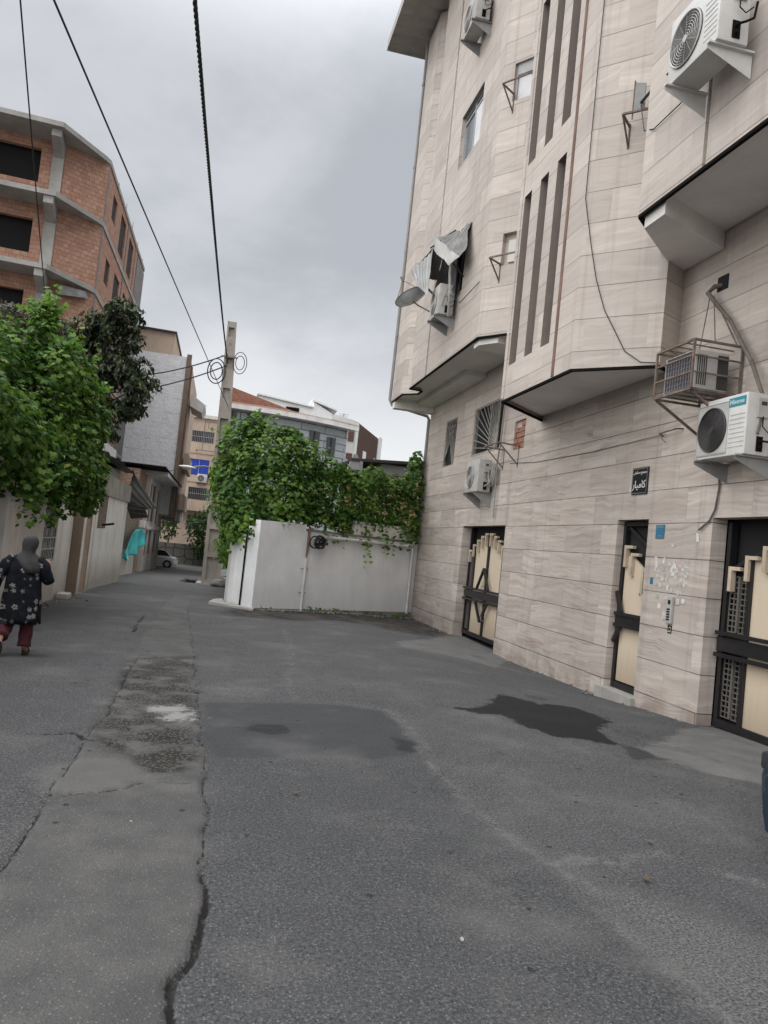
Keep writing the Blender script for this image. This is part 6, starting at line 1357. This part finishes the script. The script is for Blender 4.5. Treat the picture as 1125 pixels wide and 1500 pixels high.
# ------------------------------------------------------------------ cars
def make_car(label, paint, base, rz, L=4.2, Wd=1.68):
    t = thing('parked_car', label, 'car', (0, 0, 0)); hw = Wd/2
    def sec(y, zb, zt, w, r=.12, tum=.04):
        """rounded section at station y"""
        pts = []
        for (sx, sz, a0) in ((1, -1, -90), (1, 1, 0), (-1, 1, 90), (-1, -1, 180)):
            for k in range(5):
                a = R(a0+90*k/4); ww = w-(tum if sz > 0 else .05)
                pts.append((sx*(ww-r)+r*math.cos(a), y, (zt-r if sz > 0 else zb+r)+r*math.sin(a)))
        return pts
    st = [(-.500, .34, .62, .80), (-.490, .27, .74, .90), (-.46, .22, .86, .97), (-.38, .20, .92, 1.0), (-.2, .19, .93, 1.0), (0, .19, .92, 1.0), (.15, .19, .90, 1.0), (.28, .20, .86, 1.0), (.40, .21, .78, .985), (.465, .23, .70, .94), (.492, .28, .62, .88), (.500, .36, .54, .78)]
    body = MB().loft([sec(f*L, a, b, hw*w, .10) for f, a, b, w in st]).build('body', paint, t, True)
    gh = [(-.37, .88, .92, .74), (-.26, .88, 1.30, .70), (-.20, .88, 1.375, .69), (-.02, .88, 1.40, .70), (.08, .88, 1.36, .70), (.255, .86, .89, .76)]
    MB().loft([sec(f*L, a, b, hw*w*1.12, .03, .16*min(1, (b-a)/.5)) for f, a, b, w in gh]).build('windows', M_glass, t, True)
    rf = [(-.265, 1.29, 1.325, .68), (-.20, 1.36, 1.40, .68), (-.02, 1.385, 1.425, .69), (.085, 1.345, 1.38, .68)]
    MB().loft([sec(f*L, a, b, hw*w*1.12-.12, .016, .02) for f, a, b, w in rf]).build('roof', paint, t, True)
    for s in (-1, 1):
        m = MB()
        for (f0, z0, f1, z1) in ((.245, .90, .082, 1.37), (-.365, .92, -.262, 1.31), (-.09, .92, -.085, 1.39)):
            w0, w1 = hw*.80, hw*.70
            m.beam((s*w0, f0*L, z0), (s*w1*.93, f1*L, z1), .07, .05)
        m.build('pillar', paint, t)
        for f in (.31, -.31):
            w_ = MB(); w_.tube([(s*(hw-.17), f*L, .29), (s*(hw+.005), f*L, .29)], .295, 28); wo = w_.build('wheel', M_rubber, t, True)
            MB().tube([(s*(hw), f*L, .29), (s*(hw+.014), f*L, .29)], .19, 20).build('rim', M_chrome, wo)
            m = MB(); m.tube([(s*(hw-.2), f*L, .29), (s*(hw+.001), f*L, .29)], .335, 28); m.build('wheel_arch', M_edge, t)
        MB().bbox(s*hw*.46, .455*L, .56, s*hw*.86, .488*L+.02, .68, .03).build('headlight', M_glass, t, True)
        MB().bbox(s*hw*.5, -.489*L-.012, .62, s*hw*.86, -.47*L, .78, .02).build('tail_light', M_rustline, t, True)
        MB().bbox(s*(hw+.0), .13*L, .92, s*(hw+.16), .13*L+.12, 1.03, .03).build('mirror', paint, t, True)
        m = MB(); m.box(s*(hw-.006), -.24*L, .72, s*(hw+.004), .2*L, .735); m.box(s*(hw-.006), -.1*L, .35, s*(hw+.003), -.097*L, .86); m.build('door_line', M_edge, t)
    for sy in (1, -1):
        rings = []
        for (w, yy, za, zb_) in ((.0, 0, 0, 0),): pass
        m = MB(); n = 18; prof = [(-.02, .22), (.05, .24), (.085, .34), (.095, .44), (.085, .475), (.072, .485), (.085, .50), (.08, .56), (.03, .605), (-.05, .61)]
        R_ = []
        for k in range(n+1):
            f = -1+2*k/n; xx = f*hw*1.0; bow = -.26*abs(f)**4.0
            R_.append([(xx, sy*(L*.485+d+bow), z) for d, z in prof])
        m.loft(R_, True, True); m.build('bumper', paint, t, True)
    MB().box(-.26, L*.485+.092, .40, .26, L*.485+.102, .50).build('number_plate', M_white, t)
    t.location = base; t.rotation_euler = (0, 0, rz); return t
M_bluecar = mat('dark_blue_car_paint', color=(0.014, 0.026, 0.042), rough=.30, coat=.5, spec=.5, var=.2)
M_whitecar = mat('white_car_paint', color=(0.70, 0.70, 0.70), rough=.3, coat=.5)
make_car('dark blue parked car of which only the front bumper corner shows at the right edge', M_bluecar, (4.375, 2.42, gz(4.3, 2.4)-.02), 0)
make_car('white car parked at the far end of the street beside the brick house', M_whitecar, (-5.05, 66.0, -1.64), R(90), 4.0)

# ------------------------------------------------------------------ walking woman
M_skin = mat('skin', color=(0.40, 0.22, 0.15), rough=.55, var=.1)
M_scarf = mat('dark_grey_scarf', color=(0.042, 0.041, 0.043), rough=.9, var=.3, vscale=9, bump=.004, bscale=90)
M_trous = mat('maroon_trousers', color=(0.060, 0.010, 0.016), rough=.85, var=.3, vscale=7)
M_sandal = mat('dark_sandal', color=(0.018, 0.014, 0.013), rough=.7)
def f_floral(t, b):
    p = t.obj(); x, y, z = t.sep(p)[:3]
    q = t.comb(t.math('ADD', x, t.math('MULTIPLY', y, .6)), 0.0, z)
    v = t.node('ShaderNodeTexVoronoi', dict(feature='F1'), Vector=q, Scale=10.5, Randomness=.55)
    dv = t.vmath('SUBTRACT', t.vmath('SCALE', q, 10.5), t.vmath('SCALE', v.outputs['Position'], 10.5)); ddx, _, ddz = t.sep(dv)[:3]
    ang = t.math('ARCTAN2', ddz, ddx); r = v.outputs['Distance']
    pet = t.math('ADD', .25, t.math('MULTIPLY', t.math('ABSOLUTE', t.math('SINE', t.math('MULTIPLY', ang, 2.5))), .16))
    ringm = t.math('MULTIPLY', t.math('LESS_THAN', r, pet), t.math('GREATER_THAN', r, .13)); ctr = t.math('LESS_THAN', r, .055)
    fl_ = t.math('MAXIMUM', ringm, ctr)
    br = t.noise(t.mul(p, (40, 40, 40)), 1.0, 3, .6); fl_ = t.math('MULTIPLY', fl_, t.ramp(br, .34, .52, .3, 1))
    has = t.math('GREATER_THAN', t.sep(v.outputs['Color'])[0], .16)
    sp = t.math('MULTIPLY', t.math('GREATER_THAN', t.noise(t.mul(p, (34, 34, 24)), 1.0, 4, .7), .66), .30)
    c = t.mix(t.ramp(t.noise(p, 12, 4, .6), .35, .7), (0.004, 0.005, 0.008), (0.014, 0.016, 0.022))
    c = t.mix(sp, c, (0.13, 0.14, 0.15)); return t.mix(t.math('MULTIPLY', t.math('MULTIPLY', fl_, has), .8), c, (0.27, 0.27, 0.265))
M_floral = mat('black_floral_cloth', f_floral, rough=.85, spec=.2)
pw_ = thing('person', 'woman in black floral tunic, grey headscarf and maroon trousers walking away along the left wall', 'person', (0, 0, 0))
def skin_body(joints, edges, root, parent, name, M):
    me = bpy.data.meshes.new(name); ks = list(joints); me.from_pydata([joints[k][0] for k in ks], [(ks.index(a), ks.index(b)) for a, b in edges], [])
    o = bpy.data.objects.new('tmp', me); COL.objects.link(o); md = o.modifiers.new('skin', 'SKIN'); md.branch_smoothing = .5; sb = o.modifiers.new('sub', 'SUBSURF'); sb.levels = sb.render_levels = 2
    for i, k in enumerate(ks):
        r = joints[k][1]; r = r if isinstance(r, tuple) else (r, r); sv = me.skin_vertices[0].data[i]; sv.radius = r; sv.use_root = (k == root)
    dg = bpy.context.evaluated_depsgraph_get(); m2 = bpy.data.meshes.new_from_object(o.evaluated_get(dg)); bpy.data.objects.remove(o)
    m2.name = name; m2.materials.clear(); m2.materials.append(M); m2.polygons.foreach_set('use_smooth', [True]*len(m2.polygons))
    ob = bpy.data.objects.new(name, m2); COL.objects.link(ob); ob.parent = parent; return ob
J = {'pel': ((0, 0, .80), (.13, .10)), 'sp': ((0, .0, 1.0), (.115, .085)), 'ch': ((0, .01, 1.17), (.135, .09)), 'nk': ((.01, .02, 1.28), .045), 'hd0': ((.015, .035, 1.35), .06), 'hd': ((.02, .04, 1.43), (.075, .085)),
     'sl': ((-.17, 0, 1.20), .05), 'el': ((-.28, -.04, .97), .038), 'wl': ((-.335, .03, .75), .024), 'pml': ((-.345, .05, .68), (.030, .016)),
     'sr': ((.17, 0, 1.20), .05), 'er': ((.275, .03, .96), .038), 'wr': ((.255, .10, 1.07), .025), 'pmr': ((.25, .09, 1.135), (.030, .018)),
     'hl': ((-.09, 0, .76), .085), 'kl': ((-.12, .06, .43), .055), 'al': ((-.15, -.24, .20), .032), 'fl': ((-.15, -.26, .11), .032), 'tl': ((-.145, -.20, .03), .026),
     'hr': ((.09, 0, .76), .085), 'kr': ((.10, .03, .43), .055), 'ar': ((.10, -.02, .09), .034), 'fr': ((.11, .05, .045), .034), 'tr': ((.12, .13, .03), .026)}
E_ = [('pel', 'sp'), ('sp', 'ch'), ('ch', 'nk'), ('nk', 'hd0'), ('hd0', 'hd'), ('ch', 'sl'), ('sl', 'el'), ('el', 'wl'), ('wl', 'pml'), ('ch', 'sr'), ('sr', 'er'), ('er', 'wr'), ('wr', 'pmr'), ('pel', 'hl'), ('hl', 'kl'), ('kl', 'al'), ('al', 'fl'), ('fl', 'tl'), ('pel', 'hr'), ('hr', 'kr'), ('kr', 'ar'), ('ar', 'fr'), ('fr', 'tr')]
for side, base, dirv, spread in (('l', Vector((-.345, .05, .68)), Vector((0, .35, -1)), Vector((.1, 1, .2))), ('r', Vector((.25, .09, 1.135)), Vector((-.1, .15, 1)), Vector((1, .1, 0)))):
    dirv.normalize(); spread.normalize()
    for i, ln in enumerate((.052, .060, .062, .050)):
        o_ = base+spread*(-.027+.018*i); k1, k2, k3 = f'{side}{i}a', f'{side}{i}b', f'{side}{i}c'
        cu = Vector((-.25 if side == 'r' else .2, .15, 0))
        J[k1] = (tuple(o_+dirv*.035), .0095); J[k2] = (tuple(o_+dirv*(.035+ln*.6)+cu*.03), .0085); J[k3] = (tuple(o_+dirv*(.035+ln)+cu*.09), .007); E_ += [('pm'+side, k1), (k1, k2), (k2, k3)]
    o_ = base-spread*.03; J[side+'t1'] = (tuple(o_-dirv*.01), .011); J[side+'t2'] = (tuple(o_-spread*.025+dirv*.025), .009); E_ += [('pm'+side, side+'t1'), (side+'t1', side+'t2')]
body = skin_body(J, E_, 'pel', pw_, 'body', M_skin)
def ell(c, rx, ry, n=36, fold=0.0, fn=11, ph=0.0): return [(c[0]+(rx*(1+fold*math.sin(fn*a+ph)))*math.cos(a), c[1]+(ry*(1+fold*math.sin(fn*a+ph)))*math.sin(a), c[2]) for a in [2*math.pi*k/n for k in range(n)]]
rings = [ell((-.005, -.01, .395), .245, .185, 48, .10, 9, .3), ell((-.005, -.01, .47), .24, .18, 48, .09, 9, .5), ell((0, -.005, .60), .232, .168, 48, .065, 9, .8), ell((0, 0, .75), .225, .158, 48, .045, 9, 1.0), ell((0, 0, .90), .212, .146, 48, .02, 7), ell((0, .0, 1.03), .205, .138, 48, .015, 7), ell((0, .005, 1.13), .212, .130, 48, .01, 6), ell((.0, .01, 1.20), .205, .112, 48), ell((.005, .015, 1.25), .15, .09, 48), ell((.008, .02, 1.29), .075, .07, 48)]
tn = MB().loft(rings, False).build('tunic', M_floral, pw_, 'all'); sm = tn.modifiers.new('s', 'SOLIDIFY'); sm.thickness = .006
def sleeve(pts, rs):
    out = []; P = [Vector(p) for p in pts]
    fine = []; 
    for i in range(len(P)-1):
        for k in range(4): fine.append((P[i].lerp(P[i+1], k/4), rs[i]+(rs[i+1]-rs[i])*k/4))
    fine.append((P[-1], rs[-1]))
    return MB().tube([f[0] for f in fine], [f[1]*(1+.05*math.sin(i*1.7)) for i, f in enumerate(fine)], 16)
sleeve([(-.13, .005, 1.215), (-.205, -.01, 1.14), (-.285, -.04, .97), (-.315, -.01, .86), (-.332, .025, .76)], [.075, .085, .068, .060, .055]).build('sleeve', M_floral, pw_, 'all')
sleeve([(.13, .005, 1.215), (.205, .005, 1.14), (.275, .03, .97), (.285, .06, .955), (.262, .095, 1.03), (.256, .10, 1.06)], [.075, .085, .070, .068, .058, .052]).build('sleeve', M_floral, pw_, 'all')
sleeve([(.09, 0, .80), (.095, .02, .6), (.10, .03, .43), (.10, .0, .25), (.10, -.02, .10)], [.115, .10, .085, .082, .078]).build('trouser_leg', M_trous, pw_, 'all')
sleeve([(-.09, 0, .80), (-.11, .04, .58), (-.12, .06, .43), (-.135, -.08, .32), (-.148, -.20, .235)], [.115, .10, .085, .085, .08]).build('trouser_leg', M_trous, pw_, 'all')
hc = [((.03, .03, 1.525), .012, .012), ((.028, .03, 1.512), .055, .065), ((.025, .033, 1.475), .088, .102), ((.022, .035, 1.43), .098, .112), ((.02, .035, 1.38), .094, .108), ((.015, .03, 1.335), .080, .092), ((.01, .022, 1.295), .085, .085), ((.008, .015, 1.262), .125, .098), ((.012, .008, 1.225), .168, .118), ((.03, -.002, 1.18), .165, .134), ((.06, -.012, 1.12), .135, .140), ((.085, -.02, 1.05), .10, .138)]
MB().loft([ell(c, rx, ry, 40, .012+.02*(i > 6), 7, i*.4) for i, (c, rx, ry) in enumerate(hc)], True).build('headscarf', M_scarf, pw_, 'all')
for s, c, pit in ((1, (.112, .06, .014), 0), (-1, (-.147, -.245, .085), 1)):
    m = MB(); n = 20
    if not pit:
        ring0 = [(c[0]+.042*math.cos(a)*(1+.12*math.sin(a)), c[1]+.115*math.sin(a), c[2]-.012) for a in [2*math.pi*k/n for k in range(n)]]; m.loft([ring0, [(x, y, z+.016) for x, y, z in ring0]])
        m.tube([(c[0]-.042, c[1]+.03, .02), (c[0]-.02, c[1]+.03, .072), (c[0]+.02, c[1]+.03, .072), (c[0]+.042, c[1]+.03, .02)], .014, 6)
    else:
        ring0 = [(c[0]+.044*math.cos(a), c[1]-.045-.012*math.sin(a), c[2]+.012+.10*math.sin(a)) for a in [2*math.pi*k/n for k in range(n)]]; m.loft([ring0, [(x, y+.02, z-.002) for x, y, z in ring0]])
    m.build('sandal', M_sandal, pw_, True)
pw_.scale = (.96, .96, .945); pw_.location = (-2.24, 10.08, gz(-2.24, 10.08)+.012); pw_.rotation_euler = (0, 0, R(4))
# ------------------------------------------------------------------ litter on the road
random.seed(21)
M_dry = mat('dry_leaf', color=(0.10, 0.075, 0.045), rough=.9, var=.4)
lit = [(2.55, 3.95, 0), (2.9, 4.5, 0), (1.25, 3.3, 1), (-.3, 4.6, 1), (1.5, 4.3, 0), (.7, 5.2, 0), (3.4, 5.0, 0), (2.3, 6.9, 0), (-1.6, 7.5, 0), (3.9, 11.4, 0), (2.8, 12.6, 0), (-1.9, 12.6, 1), (-2.4, 14.6, 0), (1.0, 10.6, 0), (4.4, 12.4, 0), (-2.6, 9.3, 0)]
for i, (x, y, k) in enumerate(lit):
    a = random.uniform(0, 6.28); s = random.uniform(.018, .038)*(.5 if k else 1); pts = []
    for (p, q, h) in ((-1, 0, .1), (-.3, .55, .35), (.5, .45, .2), (1, 0, .5), (.4, -.5, .3), (-.4, -.45, .1)):
        px, py = x+s*(p*math.cos(a)-q*math.sin(a)), y+s*(p*math.sin(a)+q*math.cos(a)); pts.append((px, py, gz(px, py)+.018+h*s*.5))
    o = MB().prism(pts, (0, 0, .002)).build('paper_scrap' if k else 'dry_leaf', M_conc if k else M_dry)
    if k: tag(o, 'tiny white paper scrap lying on the asphalt', 'litter', 'paper scraps on the road')
    else: tag(o, 'tiny dry brown leaf lying on the asphalt', 'leaf', 'dry leaves on the road')

# rubble and dirt swept against the foot of the white wall and the gate posts
db = MB(); bm0 = bmesh.new(); bmesh.ops.create_icosphere(bm0, subdivisions=1, radius=1); V0 = [v.co.copy() for v in bm0.verts]; F0 = [tuple(v.index for v in f.verts) for f in bm0.faces]; bm0.free()
def crumbs(n, fx, smin, smax):
    for _ in range(n):
        x, y = fx(); s = random.uniform(smin, smax)*random.random()**1.2+.006; z = gz(x, y)+.02
        db.add([(x+v.x*s*random.uniform(.6, 1.3), y+v.y*s*random.uniform(.6, 1.3), z+v.z*s*random.uniform(.35, .8)) for v in V0], F0)
def f1():
    u = random.uniform(0, Lw); d = abs(random.gauss(0, .22))+.10; p = P0+WU*u+WN*d; return p.x, p.y
def f2(): return XL+.03+abs(random.gauss(0, .2)), random.uniform(15, 22.5)
def f3(): return XF-.03-abs(random.gauss(0, .12)), random.uniform(9.0, 23.5)
crumbs(420, f1, .01, .05); crumbs(120, f2, .01, .045); crumbs(160, f3, .006, .03)
tag(db.build('dirt_crumbs', M_conc_d), 'dirt crumbs and small rubble swept against the wall feet', 'rubble', None, 'stuff')

rngw = np.random.default_rng(77); P, N = [], []
for _ in range(34):
    u = rngw.uniform(.2, Lw-.2); c = P0+WU*u+WN*rngw.uniform(.10, .2); k = rngw.integers(3, 12)
    for _ in range(k): P.append((c.x+rngw.normal(0, .05), c.y+rngw.normal(0, .05), gz(c.x, c.y)+rngw.uniform(.02, .13))); N.append((rngw.normal(0, .6), -.4+rngw.normal(0, .4), .8))
wd = thing('weeds', 'thin green weeds sprouting at the foot of the white wall', 'weeds', P0); wd['kind'] = 'stuff'
leaves_obj('weed_leaves', np.array(P), np.array(N), rngw.uniform(.04, .09, len(P)), M_vine, wd, OVAL, LONG_F, rngw)
for (x, y, z, h, lab) in ((11.2, 78, 13.6, 1.6, 'thin television aerial on the roof of the white and brown block'), (-3.2, 84, 13.6, 1.5, 'thin television aerial on the roof of the tan block')):
    a = thing('aerial', lab, 'aerial', (x, y, z)); MB().tube([(x, y, z-.4), (x, y, z+h)], .035, 6).build('mast', M_rustmet, a)
    m = MB()
    for k in range(4): m.beam((x-.5+.06*k, y, z+h-.1-.16*k), (x+.5-.06*k, y, z+h-.1-.16*k), .03)
    m.beam((x, y, z+h), (x, y, z+h-.7), .03); m.build('aerial_rods', M_rustmet, a)
